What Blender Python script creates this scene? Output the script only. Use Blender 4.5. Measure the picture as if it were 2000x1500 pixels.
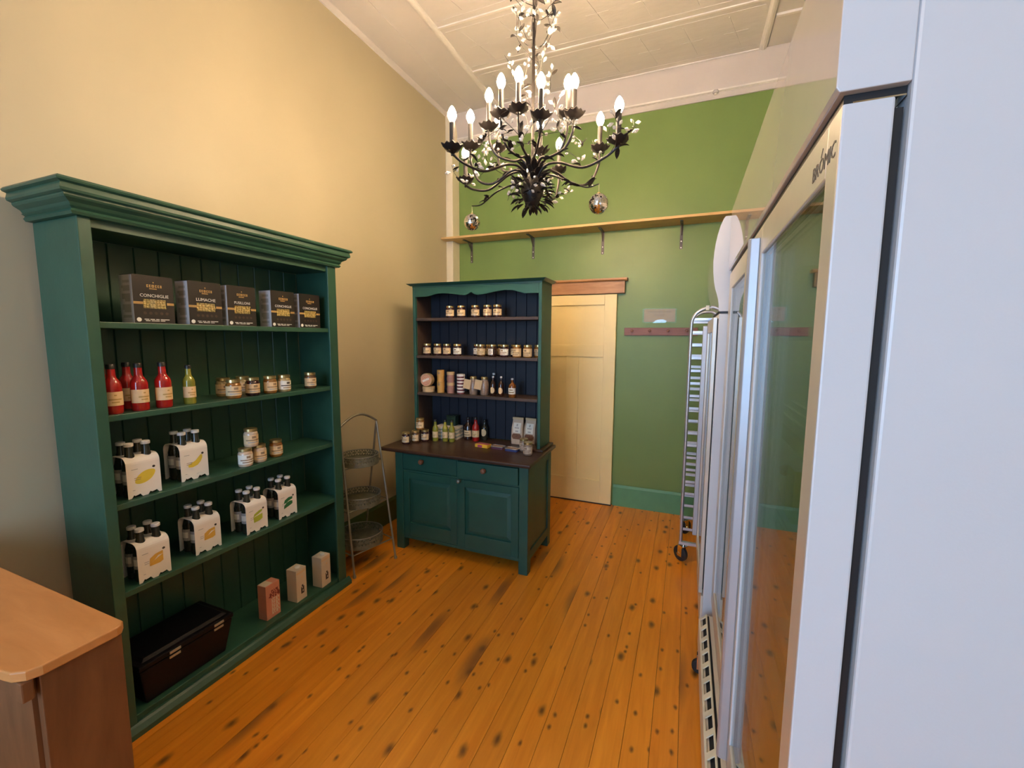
import bpy, bmesh, math, random
from mathutils import Matrix, Vector

for o in list(bpy.data.objects):
    bpy.data.objects.remove(o, do_unlink=True)
scene = bpy.context.scene
COL = scene.collection
PI = math.pi
R = math.radians

# ------------------------------------------------------------------ camera
YAW, PITCH, ROLL, FPX, EYE = R(21.977), R(6.091), R(-0.374), 842.03, 1.60
fw = Vector((-math.sin(YAW) * math.cos(PITCH), math.cos(YAW) * math.cos(PITCH), -math.sin(PITCH)))
rt = Vector((math.cos(YAW), math.sin(YAW), 0))
dn = fw.cross(rt)
rt2 = math.cos(ROLL) * rt + math.sin(ROLL) * dn
dn2 = -math.sin(ROLL) * rt + math.cos(ROLL) * dn
cam_data = bpy.data.cameras.new('camera')
cam_data.sensor_width = 36.0
cam_data.sensor_fit = 'HORIZONTAL'
cam_data.lens = FPX / 2000.0 * 36.0
cam_data.clip_start = 0.02
cam = bpy.data.objects.new('camera', cam_data)
COL.objects.link(cam)
cam.matrix_world = Matrix(((rt2.x, -dn2.x, -fw.x, 0), (rt2.y, -dn2.y, -fw.y, 0),
                           (rt2.z, -dn2.z, -fw.z, EYE), (0, 0, 0, 1)))
scene.camera = cam

# ------------------------------------------------------------------ world, daylight, exposure
world = bpy.data.worlds.new('world')
scene.world = world
world.use_nodes = True
bg = world.node_tree.nodes['Background']
bg.inputs['Color'].default_value = (0.55, 0.70, 1.0, 1)
bg.inputs['Strength'].default_value = 1.0

BULB_STRENGTH = 285.0
BULB_COLOR = (1.0, 0.70, 0.42)
DAY_POWER = 98.0
FILL_LAMP_STRENGTH, FILL_LAMP_COLOR = 26.0, (1.0, 0.72, 0.45)
day = bpy.data.lights.new('daylight', 'AREA')
day.shape = 'RECTANGLE'
day.size, day.size_y = 1.9, 2.1
day.energy = DAY_POWER
day.color = (0.42, 0.62, 1.0)
day_o = bpy.data.objects.new('daylight', day)
COL.objects.link(day_o)
day_o.location = (-1.05, -2.62, 1.75)
day_o.rotation_euler = (R(90), 0, 0)      # through the shop window behind the camera, into the room

vs = scene.view_settings
vs.view_transform = 'Standard'
vs.look = 'None'
vs.exposure = 0.52
vs.gamma = 1.0
vs.use_curve_mapping = False

# ------------------------------------------------------------------ helpers
def S(r, g, b):
    def c(v):
        v /= 255.0
        return v / 12.92 if v <= 0.04045 else ((v + 0.055) / 1.055) ** 2.4
    return (c(r), c(g), c(b))

class MB:
    def __init__(self):
        self.v, self.f, self.m = [], [], []
    def face(self, idx, m=0):
        self.f.append(tuple(idx)); self.m.append(m)
    def box(self, x0, x1, y0, y1, z0, z1, m=0):
        b = len(self.v)
        self.v += [(x0, y0, z0), (x1, y0, z0), (x1, y1, z0), (x0, y1, z0),
                   (x0, y0, z1), (x1, y0, z1), (x1, y1, z1), (x0, y1, z1)]
        for q in ((0, 3, 2, 1), (4, 5, 6, 7), (0, 1, 5, 4), (1, 2, 6, 5), (2, 3, 7, 6), (3, 0, 4, 7)):
            self.face([b + i for i in q], m)
        return self
    def hexa(self, bottom, top, m=0):            # four bottom corners, four top corners
        b = len(self.v)
        self.v += list(bottom) + list(top)
        for q in ((0, 3, 2, 1), (4, 5, 6, 7), (0, 1, 5, 4), (1, 2, 6, 5), (2, 3, 7, 6), (3, 0, 4, 7)):
            self.face([b + i for i in q], m)
        return self
    def prism(self, poly, axis, a0, a1, m=0):
        b = len(self.v); n = len(poly)
        for a in (a0, a1):
            for (p, q) in poly:
                self.v.append({'x': (a, p, q), 'y': (p, a, q), 'z': (p, q, a)}[axis])
        self.face([b + i for i in range(n)], m)
        self.face([b + n + i for i in reversed(range(n))], m)
        for i in range(n):
            j = (i + 1) % n
            self.face((b + i, b + n + i, b + n + j, b + j), m)
        return self
    def lathe(self, prof, n=16, cx=0, cy=0, cz=0, m=0):
        b = len(self.v); k = len(prof)
        for i in range(n):
            a = 2 * PI * i / n
            for (r, z) in prof:
                self.v.append((cx + r * math.cos(a), cy + r * math.sin(a), cz + z))
        for i in range(n):
            i2 = (i + 1) % n
            for j in range(k - 1):
                self.face((b + i * k + j, b + i2 * k + j, b + i2 * k + j + 1, b + i * k + j + 1), m)
        if prof[0][0] > 1e-5:
            self.face([b + i * k for i in reversed(range(n))], m)
        if prof[-1][0] > 1e-5:
            self.face([b + i * k + k - 1 for i in range(n)], m)
        return self
    def tube(self, pts, r, n=8, closed=False, m=0):
        pts = [Vector(p) for p in pts]; k = len(pts); b = len(self.v)
        rad = r if isinstance(r, (list, tuple)) else [r] * k
        up = None
        for i, p in enumerate(pts):
            if closed:
                t = (pts[(i + 1) % k] - pts[i - 1]).normalized()
            else:
                t = (pts[min(i + 1, k - 1)] - pts[max(i - 1, 0)]).normalized()
            if up is None:
                up = Vector((0, 0, 1)) if abs(t.z) < 0.9 else Vector((1, 0, 0))
            side = t.cross(up)
            if side.length < 1e-6:
                side = t.cross(Vector((0.3, 0.5, 0.8)))
            side.normalize(); up = side.cross(t).normalized()
            for q in range(n):
                a = 2 * PI * q / n
                self.v.append(tuple(p + rad[i] * (math.cos(a) * side + math.sin(a) * up)))
        for i in range(k if closed else k - 1):
            i2 = (i + 1) % k
            for q in range(n):
                q2 = (q + 1) % n
                self.face((b + i * n + q, b + i * n + q2, b + i2 * n + q2, b + i2 * n + q), m)
        if not closed:
            self.face([b + q for q in reversed(range(n))], m)
            self.face([b + (k - 1) * n + q for q in range(n)], m)
        return self
    def band(self, r, z0, z1, span, rows, cx=0, cy=0, thick=0.0006):
        """a printed paper band round a jar, centred on -Y; rows is a bitmap of material digits"""
        nr, nc = len(rows), len(rows[0]); b = len(self.v)
        for j in range(nr + 1):
            z = z1 + (z0 - z1) * j / nr
            for i in range(nc + 1):
                a = -PI / 2 + span * (i / nc - 0.5)
                self.v.append((cx + (r + thick) * math.cos(a), cy + (r + thick) * math.sin(a), z))
        w = nc + 1
        for j in range(nr):
            for i in range(nc):
                self.face((b + j * w + i, b + (j + 1) * w + i, b + (j + 1) * w + i + 1, b + j * w + i + 1), int(rows[j][i]))
        return self
    def sheet(self, org, du, dv, rows):
        """a flat printed panel: org is its top-left corner, du across, dv down"""
        nr, nc = len(rows), len(rows[0]); b = len(self.v)
        org, du, dv = Vector(org), Vector(du), Vector(dv)
        for j in range(nr + 1):
            for i in range(nc + 1):
                self.v.append(tuple(org + du * (i / nc) + dv * (j / nr)))
        w = nc + 1
        for j in range(nr):
            for i in range(nc):
                self.face((b + j * w + i, b + (j + 1) * w + i, b + (j + 1) * w + i + 1, b + j * w + i + 1), int(rows[j][i]))
        return self
    def mesh(self, name, mats, smooth=False, fix=True, off=None):
        me = bpy.data.meshes.new(name)
        vv = self.v if off is None else [(x - off[0], y - off[1], z - off[2]) for x, y, z in self.v]
        me.from_pydata(vv, [], self.f)
        for mt in (mats if isinstance(mats, (list, tuple)) else [mats]):
            me.materials.append(mt)
        for p, mi in zip(me.polygons, self.m):
            p.material_index = mi
        if fix:
            bm = bmesh.new(); bm.from_mesh(me)
            bmesh.ops.recalc_face_normals(bm, faces=bm.faces)
            bm.to_mesh(me); bm.free()
        if smooth:
            me.shade_smooth()
            try:
                me.set_sharp_from_angle(angle=R(38))
            except Exception:
                pass
        me.update()
        return me
    def build(self, name, mats, parent=None, smooth=False, bevel=0.0, fix=True, seg=2):
        off = None
        root = parent
        while root is not None and root.parent is not None:
            root = root.parent
        if root is not None and root.get('world_parts'):
            off = root.location
        o = bpy.data.objects.new(name, self.mesh(name, mats, smooth, fix, off))
        COL.objects.link(o)
        o.parent = parent
        if bevel > 0:
            b = o.modifiers.new('bevel', 'BEVEL')
            b.width = bevel; b.segments = seg; b.limit_method = 'ANGLE'; b.angle_limit = R(40)
        return o

def put(name, me, parent=None, loc=(0, 0, 0), rot=(0, 0, 0), scale=None):
    o = bpy.data.objects.new(name, me)
    COL.objects.link(o); o.parent = parent
    o.location = loc; o.rotation_euler = rot
    if scale: o.scale = scale
    return o

def tag(o, label=None, cat=None, group=None, kind=None):
    if label: o['label'] = label
    if cat: o['category'] = cat
    if group: o['group'] = group
    if kind: o['kind'] = kind
    return o

def thing(name, label, cat, loc=(0, 0, 0), rotz=0.0, group=None, world=False):
    o = bpy.data.objects.new(name, None)
    o.empty_display_size = 0.05
    COL.objects.link(o); o.location = loc; o.rotation_euler = (0, 0, rotz)
    if world: o['world_parts'] = 1
    return tag(o, label, cat, group)

def dup(root, label, loc, rotz=0.0, group=None, mats=None):
    """copy a thing with its parts and sub-parts; mats swaps materials by part name"""
    r = root.copy(); COL.objects.link(r)
    r.location = loc; r.rotation_euler = (0, 0, rotz)
    r['label'] = label
    if group: r['group'] = group
    def rec(src, dst):
        for ch in list(src.children):
            c = ch.copy(); COL.objects.link(c); c.parent = dst
            c.matrix_parent_inverse = ch.matrix_parent_inverse.copy()
            key = ch.name.split('.')[0]
            if mats and key in mats:
                for i, mt in enumerate(mats[key] if isinstance(mats[key], (list, tuple)) else [mats[key]]):
                    c.material_slots[i].link = 'OBJECT'
                    c.material_slots[i].material = mt
            rec(ch, c)
    rec(root, r)
    return r

def text_mesh(s, size, mt, extrude=0.0004, align='CENTER'):
    cu = bpy.data.curves.new('lettering', 'FONT')
    cu.body = s; cu.size = size; cu.align_x = align; cu.extrude = extrude; cu.resolution_u = 2
    to = bpy.data.objects.new('lettering', cu)
    COL.objects.link(to)
    me = bpy.data.meshes.new_from_object(to)
    bpy.data.objects.remove(to, do_unlink=True)
    me.materials.clear(); me.materials.append(mt)
    return me

def spline(pts, n=6):
    """Catmull-Rom through the points"""
    P = [Vector(p) for p in pts]
    P = [P[0] * 2 - P[1]] + P + [P[-1] * 2 - P[-2]]
    out = []
    for i in range(1, len(P) - 2):
        for k in range(n):
            t = k / n
            out.append(0.5 * ((2 * P[i]) + (-P[i - 1] + P[i + 1]) * t + (2 * P[i - 1] - 5 * P[i] + 4 * P[i + 1] - P[i + 2]) * t * t
                              + (-P[i - 1] + 3 * P[i] - 3 * P[i + 1] + P[i + 2]) * t ** 3))
    out.append(P[-2])
    return out

# ------------------------------------------------------------------ materials
def new_mat(name):
    m = bpy.data.materials.new(name); m.use_nodes = True
    nt = m.node_tree
    return m, nt, nt.nodes['Principled BSDF']

def N(nt, kind, **kw):
    n = nt.nodes.new(kind)
    for k, v in kw.items():
        if k.startswith('i_'):
            n.inputs[k[2:].replace('_', ' ')].default_value = v
        else:
            setattr(n, k, v)
    return n

def pm(name, col, rough=0.5, metal=0.0, vary=0.12, scale=12.0, bump=0.0, bscale=60.0, coat=0.0, stretch=(1, 1, 1), coord='Object', spec=0.5):
    """painted / plastic / metal surface with soft procedural colour variation"""
    m, nt, b = new_mat(name)
    tc = N(nt, 'ShaderNodeTexCoord')
    mp = N(nt, 'ShaderNodeMapping'); mp.inputs['Scale'].default_value = stretch
    nt.links.new(tc.outputs[coord], mp.inputs['Vector'])
    no = N(nt, 'ShaderNodeTexNoise', i_Scale=scale, i_Detail=4.0)
    nt.links.new(mp.outputs['Vector'], no.inputs['Vector'])
    rp = N(nt, 'ShaderNodeValToRGB')
    rp.color_ramp.elements[0].position = 0.3; rp.color_ramp.elements[1].position = 0.7
    rp.color_ramp.elements[0].color = tuple(c * (1 - vary) for c in col) + (1,)
    rp.color_ramp.elements[1].color = tuple(min(1, c * (1 + vary)) for c in col) + (1,)
    nt.links.new(no.outputs['Fac'], rp.inputs['Fac'])
    nt.links.new(rp.outputs['Color'], b.inputs['Base Color'])
    b.inputs['Roughness'].default_value = rough
    b.inputs['Metallic'].default_value = metal
    b.inputs['Coat Weight'].default_value = coat
    b.inputs['Specular IOR Level'].default_value = spec
    if bump > 0:
        n2 = N(nt, 'ShaderNodeTexNoise', i_Scale=bscale, i_Detail=3.0)
        nt.links.new(mp.outputs['Vector'], n2.inputs['Vector'])
        bp = N(nt, 'ShaderNodeBump', i_Strength=bump, i_Distance=0.01)
        nt.links.new(n2.outputs['Fac'], bp.inputs['Height'])
        nt.links.new(bp.outputs['Normal'], b.inputs['Normal'])
    return m

def sheet_glass(name, tint=(0.95, 1.0, 0.98), ior=1.5, boost=0.0):
    m, nt, b = new_mat(name)
    nt.nodes.remove(b)
    out = nt.nodes['Material Output']
    # thin sheet: the same reflectance on entering and leaving (the ray is not bent inside)
    fr = N(nt, 'ShaderNodeFresnel')
    ge = N(nt, 'ShaderNodeNewGeometry')
    mi = N(nt, 'ShaderNodeMapRange'); mi.inputs['To Min'].default_value = ior; mi.inputs['To Max'].default_value = 1.0 / ior
    nt.links.new(ge.outputs['Backfacing'], mi.inputs['Value']); nt.links.new(mi.outputs['Result'], fr.inputs['IOR'])
    tr = N(nt, 'ShaderNodeBsdfTransparent'); tr.inputs['Color'].default_value = tint + (1,)
    gl = N(nt, 'ShaderNodeBsdfGlossy'); gl.inputs['Roughness'].default_value = 0.0
    mx = N(nt, 'ShaderNodeMixShader')
    no = N(nt, 'ShaderNodeTexNoise', i_Scale=3.0)
    ad = N(nt, 'ShaderNodeMath', operation='MULTIPLY_ADD'); ad.inputs[1].default_value = 0.003
    nt.links.new(no.outputs['Fac'], ad.inputs[0]); nt.links.new(fr.outputs['Fac'], ad.inputs[2])
    nt.links.new(ad.outputs[0], mx.inputs['Fac'])
    nt.links.new(tr.outputs[0], mx.inputs[1]); nt.links.new(gl.outputs[0], mx.inputs[2])
    nt.links.new(mx.outputs[0], out.inputs['Surface'])
    return m

def wood(name, c0, c1, grain=(1.2, 14, 14), rough=0.45, knots=None, coat=0.0, vary=0.15, bump=0.05):
    """timber: grain bands stretched along the board, per-board tint, optional dark knots"""
    m, nt, b = new_mat(name)
    geo = N(nt, 'ShaderNodeNewGeometry')
    oi = N(nt, 'ShaderNodeObjectInfo')
    off = N(nt, 'ShaderNodeVectorMath', operation='SCALE'); off.inputs[0].default_value = (3.1, 7.7, 5.3)
    nt.links.new(oi.outputs['Random'], off.inputs['Scale'])
    add = N(nt, 'ShaderNodeVectorMath', operation='ADD')
    nt.links.new(geo.outputs['Position'], add.inputs[0]); nt.links.new(off.outputs[0], add.inputs[1])
    mp = N(nt, 'ShaderNodeMapping'); mp.inputs['Scale'].default_value = grain
    nt.links.new(add.outputs[0], mp.inputs['Vector'])
    no = N(nt, 'ShaderNodeTexNoise', i_Scale=2.2, i_Detail=6.0, i_Roughness=0.6, i_Distortion=0.6)
    nt.links.new(mp.outputs['Vector'], no.inputs['Vector'])
    rp = N(nt, 'ShaderNodeValToRGB')
    rp.color_ramp.elements[0].position = 0.28; rp.color_ramp.elements[1].position = 0.72
    rp.color_ramp.elements[0].color = c0 + (1,); rp.color_ramp.elements[1].color = c1 + (1,)
    nt.links.new(no.outputs['Fac'], rp.inputs['Fac'])
    hs = N(nt, 'ShaderNodeHueSaturation')
    mr = N(nt, 'ShaderNodeMapRange'); mr.inputs['To Min'].default_value = 1 - vary; mr.inputs['To Max'].default_value = 1 + vary
    nt.links.new(oi.outputs['Random'], mr.inputs['Value'])
    nt.links.new(mr.outputs['Result'], hs.inputs['Value'])
    nt.links.new(rp.outputs['Color'], hs.inputs['Color'])
    col = hs.outputs['Color']
    if knots:
        for (sc, thr, keep, kc) in knots:
            mk = N(nt, 'ShaderNodeMapping'); mk.inputs['Scale'].default_value = sc
            nt.links.new(add.outputs[0], mk.inputs['Vector'])
            vo = N(nt, 'ShaderNodeTexVoronoi', voronoi_dimensions='2D', i_Scale=1.0, i_Randomness=1.0)
            n3 = N(nt, 'ShaderNodeTexNoise', i_Scale=4.0, i_Detail=3.0)
            nt.links.new(mk.outputs['Vector'], n3.inputs['Vector'])
            mx0 = N(nt, 'ShaderNodeVectorMath', operation='MULTIPLY_ADD')
            mx0.inputs[1].default_value = (0.10, 0.10, 0)
            nt.links.new(n3.outputs['Color'], mx0.inputs[0]); nt.links.new(mk.outputs['Vector'], mx0.inputs[2])
            nt.links.new(mx0.outputs[0], vo.inputs['Vector'])
            a = N(nt, 'ShaderNodeMapRange', interpolation_type='SMOOTHSTEP')
            a.inputs['From Min'].default_value = thr; a.inputs['From Max'].default_value = thr * 0.05
            nt.links.new(vo.outputs['Distance'], a.inputs['Value'])
            sp = N(nt, 'ShaderNodeSeparateColor'); nt.links.new(vo.outputs['Color'], sp.inputs['Color'])
            gt = N(nt, 'ShaderNodeMath', operation='LESS_THAN'); gt.inputs[1].default_value = keep
            nt.links.new(sp.outputs[0], gt.inputs[0])
            mu = N(nt, 'ShaderNodeMath', operation='MULTIPLY')
            nt.links.new(a.outputs['Result'], mu.inputs[0]); nt.links.new(gt.outputs[0], mu.inputs[1])
            m2 = N(nt, 'ShaderNodeMath', operation='MULTIPLY'); m2.inputs[1].default_value = 0.85
            nt.links.new(mu.outputs[0], m2.inputs[0])
            mix = N(nt, 'ShaderNodeMix', data_type='RGBA')
            nt.links.new(m2.outputs[0], mix.inputs[0])
            nt.links.new(col, mix.inputs[6]); mix.inputs[7].default_value = kc + (1,)
            col = mix.outputs[2]
    nt.links.new(col, b.inputs['Base Color'])
    b.inputs['Roughness'].default_value = rough
    b.inputs['Coat Weight'].default_value = coat
    b.inputs['Coat Roughness'].default_value = 0.25
    if bump:
        bp = N(nt, 'ShaderNodeBump', i_Strength=bump, i_Distance=0.004)
        nt.links.new(no.outputs['Fac'], bp.inputs['Height'])
        nt.links.new(bp.outputs['Normal'], b.inputs['Normal'])
    return m

def emit(name, col, strength):
    m, nt, b = new_mat(name)
    no = N(nt, 'ShaderNodeTexNoise', i_Scale=5.0)
    b.inputs['Base Color'].default_value = col + (1,)
    b.inputs['Emission Color'].default_value = col + (1,)
    mr = N(nt, 'ShaderNodeMapRange'); mr.inputs['To Min'].default_value = strength * 0.97; mr.inputs['To Max'].default_value = strength * 1.03
    nt.links.new(no.outputs['Fac'], mr.inputs['Value'])
    nt.links.new(mr.outputs['Result'], b.inputs['Emission Strength'])
    return m

M = {}
M['cream'] = pm('cream_plaster', (0.515, 0.450, 0.300), 0.55, vary=0.03, scale=2.0, bump=0.06, bscale=25)
M['cream_trim'] = pm('cream_gloss_trim', (0.84, 0.76, 0.56), 0.35, vary=0.02)
M['green_wall'] = pm('leaf_green_plaster', (0.172, 0.270, 0.074), 0.42, vary=0.05, scale=2.0, bump=0.08, bscale=18)
M['green_base'] = pm('green_skirting_paint', (0.11, 0.30, 0.14), 0.35, vary=0.05)
M['olive_base'] = pm('dark_green_skirting_paint', (0.05, 0.09, 0.025), 0.4, vary=0.05)
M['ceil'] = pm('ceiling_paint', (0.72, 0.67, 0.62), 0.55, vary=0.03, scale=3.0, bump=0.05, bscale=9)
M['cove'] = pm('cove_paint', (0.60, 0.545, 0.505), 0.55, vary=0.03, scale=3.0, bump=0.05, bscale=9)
M['ceil_panel'] = pm('pressed_ceiling_panel', (0.71, 0.665, 0.615), 0.5, vary=0.02, scale=3.0, bump=0.25, bscale=7, stretch=(1, 3, 1))
M['batten'] = pm('ceiling_batten_paint', (0.84, 0.79, 0.73), 0.45, vary=0.03, bump=0.3, bscale=20)
M['subfloor'] = pm('dark_subfloor', (0.05, 0.022, 0.008), 0.8)
M['floor'] = wood('cypress_floorboard', (0.74, 0.225, 0.012), (0.92, 0.330, 0.024), grain=(14, 1.0, 1), rough=0.36, coat=0.12, vary=0.13,
                  knots=[((8.0, 4.2, 1), 0.20, 0.30, (0.060, 0.018, 0.006)), ((15, 9.0, 1), 0.19, 0.20, (0.09, 0.022, 0.007)), ((5.0, 1.3, 1), 0.34, 0.22, (0.22, 0.080, 0.018))])
M['teal'] = pm('dark_teal_paint', (0.026, 0.084, 0.051), 0.40, vary=0.10, scale=9, bump=0.05, bscale=40)
M['teal_in'] = M['teal']
M['teal_d'] = pm('deep_green_paint', (0.015, 0.078, 0.056), 0.42, vary=0.08, scale=9, bump=0.05, bscale=40)
M['navy'] = pm('navy_board_paint', (0.0045, 0.006, 0.015), 0.55, vary=0.12)
M['brown_top'] = wood('dark_brown_tabletop', (0.030, 0.014, 0.008), (0.055, 0.026, 0.014), grain=(1.2, 12, 12), rough=0.38, vary=0.05)
M['brown_shelf'] = wood('dark_brown_shelf', (0.045, 0.028, 0.020), (0.075, 0.048, 0.034), grain=(1.2, 12, 12), rough=0.5, vary=0.05)
M['oak'] = wood('oak_trim', (0.36, 0.16, 0.05), (0.52, 0.26, 0.09), grain=(2, 10, 14), rough=0.4, vary=0.04)
M['pine'] = wood('pine_shelf', (0.62, 0.38, 0.14), (0.74, 0.50, 0.22), grain=(1.5, 12, 12), rough=0.5, vary=0.04)
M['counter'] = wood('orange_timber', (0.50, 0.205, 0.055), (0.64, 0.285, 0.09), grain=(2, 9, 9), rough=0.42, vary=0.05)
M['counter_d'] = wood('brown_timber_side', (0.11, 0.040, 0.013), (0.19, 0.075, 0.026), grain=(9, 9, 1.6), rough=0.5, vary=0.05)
M['maroon_wood'] = wood('mahogany_rail', (0.19, 0.075, 0.05), (0.27, 0.115, 0.08), grain=(1.5, 12, 12), rough=0.45, vary=0.05)
M['door'] = pm('cream_door_paint', (0.95, 0.76, 0.36), 0.40, vary=0.03, scale=3)
M['knob_wood'] = pm('turned_wood_knob', (0.20, 0.085, 0.045), 0.35)
M['galv'] = pm('weathered_zinc', (0.19, 0.19, 0.13), 0.5, metal=0.5, vary=0.2, scale=25)
M['galv_leg'] = pm('zinc_rod', (0.32, 0.31, 0.25), 0.38, metal=0.7, vary=0.15)
M['iron'] = pm('black_iron', (0.016, 0.013, 0.012), 0.42, metal=0.2, vary=0.3, spec=0.4)
M['sleeve'] = pm('dark_candle_sleeve', (0.030, 0.026, 0.024), 0.5)
M['bulb'] = emit('warm_candle_bulb', BULB_COLOR, BULB_STRENGTH)
M['brass'] = pm('brass_lid', (0.72, 0.55, 0.24), 0.28, metal=0.9, vary=0.1)
M['bracket'] = pm('grey_steel_bracket', (0.12, 0.11, 0.095), 0.45, metal=0.6, vary=0.2)
M['screw'] = pm('bright_screw', (0.7, 0.68, 0.62), 0.3, metal=0.9)
M['fr_white'] = pm('white_powder_coat', (0.66, 0.66, 0.68), 0.32, vary=0.015, scale=4, bump=0.03, bscale=180)
M['fr_alu'] = pm('anodised_door_frame', (0.66, 0.60, 0.52), 0.30, metal=0.35, vary=0.03)
M['fr_handle'] = pm('grey_handle_extrusion', (0.46, 0.47, 0.50), 0.42, metal=0.4, vary=0.03)
M['fr_header'] = pm('glossy_header_acrylic', (0.62, 0.55, 0.50), 0.03, vary=0.01, coat=0.6)
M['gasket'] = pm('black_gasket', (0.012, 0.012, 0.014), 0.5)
M['fr_in'] = pm('fridge_liner', (0.78, 0.78, 0.76), 0.5, vary=0.05)
M['fr_rail'] = pm('white_price_rail', (0.75, 0.73, 0.70), 0.4)
M['plinth'] = pm('cream_plinth_coat', (0.72, 0.62, 0.48), 0.4, vary=0.04)
M['grille'] = pm('pale_grille_plastic', (0.84, 0.76, 0.56), 0.4)
M['led'] = emit('cool_led_strip', (0.85, 0.93, 1.0), 5.0)  # added glow for the fridge interior
M['glass'] = sheet_glass('door_glass', ior=1.95)
M['winglass'] = sheet_glass('window_glass')
M['alu'] = pm('brushed_aluminium', (0.60, 0.60, 0.63), 0.34, metal=0.75, vary=0.08, scale=20)
M['rubber'] = pm('black_rubber', (0.02, 0.02, 0.02), 0.6)
M['chrome'] = pm('chrome', (0.75, 0.75, 0.75), 0.12, metal=1.0, vary=0.02)
M['mirror'] = pm('mirror_tile', (0.90, 0.88, 0.84), 0.05, metal=1.0, vary=0.05, scale=120)
M['white_card'] = pm('white_card', (0.86, 0.79, 0.70), 0.55, vary=0.03)
M['kraft'] = pm('kraft_paper', (0.62, 0.45, 0.25), 0.7, vary=0.06, scale=40)
M['label'] = pm('cream_label_paper', (0.74, 0.53, 0.29), 0.65, vary=0.05, scale=60)
M['label_w'] = pm('white_label_paper', (0.80, 0.76, 0.66), 0.65, vary=0.03)
M['ink'] = pm('dark_ink', (0.06, 0.045, 0.035), 0.7)
M['ink_soft'] = pm('faded_ink', (0.30, 0.20, 0.11), 0.7)
M['red_sauce'] = pm('red_chilli_sauce', (0.36, 0.012, 0.010), 0.10, vary=0.25, scale=30, coat=0.5)
M['green_sauce'] = pm('green_chilli_sauce', (0.26, 0.24, 0.030), 0.10, vary=0.25, scale=30, coat=0.5)
M['black_cap'] = pm('black_cap', (0.012, 0.011, 0.010), 0.4)
M['amber'] = pm('amber_preserve', (0.26, 0.105, 0.020), 0.10, vary=0.3, scale=40, coat=0.5)
M['dark_jam'] = pm('dark_jam', (0.045, 0.014, 0.014), 0.08, vary=0.3, scale=40, coat=0.5)
M['brown_jam'] = pm('brown_chutney', (0.10, 0.045, 0.018), 0.10, vary=0.3, scale=40, coat=0.5)
M['pale_jam'] = pm('pale_relish', (0.36, 0.27, 0.12), 0.12, vary=0.3, scale=40, coat=0.5)
M['cream_jar'] = pm('pale_pink_preserve', (0.60, 0.44, 0.30), 0.15, vary=0.15, scale=40, coat=0.5)
M['dark_glass'] = pm('dark_bottle_glass', (0.030, 0.028, 0.018), 0.06, vary=0.3, coat=0.6)
M['syrup'] = pm('dark_syrup_glass', (0.035, 0.010, 0.006), 0.06, vary=0.3, coat=0.6)
M['amber_glass'] = pm('amber_bottle_glass', (0.20, 0.065, 0.012), 0.06, vary=0.3, coat=0.6)
M['clear_glass'] = sheet_glass('clear_bottle_glass', (0.80, 0.84, 0.84))
M['spice'] = pm('ground_spice', (0.25, 0.17, 0.12), 0.35, vary=0.35, scale=150, coat=0.4)
M['pasta_black'] = pm('black_pasta_carton', (0.022, 0.018, 0.016), 0.35, vary=0.15)
M['carton_grey'] = pm('pale_carton_side', (0.62, 0.57, 0.55), 0.55, vary=0.05)
M['gold_ink'] = pm('gold_ink', (0.48, 0.30, 0.10), 0.4)
M['pasta'] = pm('dried_pasta', (0.72, 0.46, 0.17), 0.5, vary=0.3, scale=110)
M['film'] = sheet_glass('clear_film')
M['white_ink'] = pm('white_ink', (0.82, 0.80, 0.74), 0.5)
M['lemon'] = pm('lemon_yellow_ink', (0.72, 0.56, 0.06), 0.55)
M['orange_ink'] = pm('orange_ink', (0.72, 0.42, 0.07), 0.55)
M['lime_ink'] = pm('lime_green_ink', (0.44, 0.50, 0.05), 0.55)
M['leaf_ink'] = pm('dark_green_ink', (0.02, 0.16, 0.055), 0.55)
M['grey_ink'] = pm('grey_ink', (0.40, 0.37, 0.34), 0.6)
M['pink'] = pm('salmon_pink_carton', (0.66, 0.27, 0.17), 0.5, vary=0.06)
M['maroon_ink'] = pm('maroon_ink', (0.22, 0.04, 0.035), 0.6)
M['carton'] = pm('off_white_carton', (0.70, 0.58, 0.42), 0.55, vary=0.04)
M['case'] = pm('black_case_plastic', (0.005, 0.004, 0.005), 0.40, vary=0.2, bump=0.03, spec=0.2)
M['latch'] = pm('pale_latch', (0.45, 0.42, 0.30), 0.3, metal=0.5)
M['cheese_wood'] = pm('thin_poplar_box', (0.55, 0.38, 0.19), 0.6, vary=0.10, scale=30)
M['orange_tub'] = pm('ochre_tub', (0.56, 0.30, 0.07), 0.55, vary=0.08)
M['purple_tub'] = pm('dusty_pink_band', (0.34, 0.17, 0.13), 0.55, vary=0.08)
M['red_ring'] = pm('coral_print', (0.62, 0.19, 0.13), 0.6)
M['maroon_tin'] = pm('maroon_stripe', (0.16, 0.035, 0.035), 0.4)
M['string'] = pm('pale_string', (0.66, 0.56, 0.40), 0.8)
M['tin_yellow'] = pm('yellow_tin_print', (0.80, 0.45, 0.04), 0.35)
M['tin_pink'] = pm('magenta_tin_print', (0.40, 0.05, 0.16), 0.35)
M['tin_purple'] = pm('plum_tin', (0.13, 0.04, 0.065), 0.35)
M['tin_blue'] = pm('blue_tin', (0.035, 0.05, 0.16), 0.35)
M['tin_rim'] = pm('silver_tin_rim', (0.70, 0.66, 0.62), 0.25, metal=0.7)
M['tin_inside'] = pm('brown_tin_lid', (0.33, 0.19, 0.12), 0.4)
M['stripe_blue'] = pm('pale_blue_stripe', (0.33, 0.43, 0.45), 0.5)
M['nut'] = pm('roasted_nut_window', (0.17, 0.075, 0.04), 0.5, vary=0.5, scale=120)
M['bag'] = pm('pale_kraft_bag', (0.56, 0.43, 0.31), 0.65, vary=0.06, scale=30, bump=0.15, bscale=20)
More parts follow.
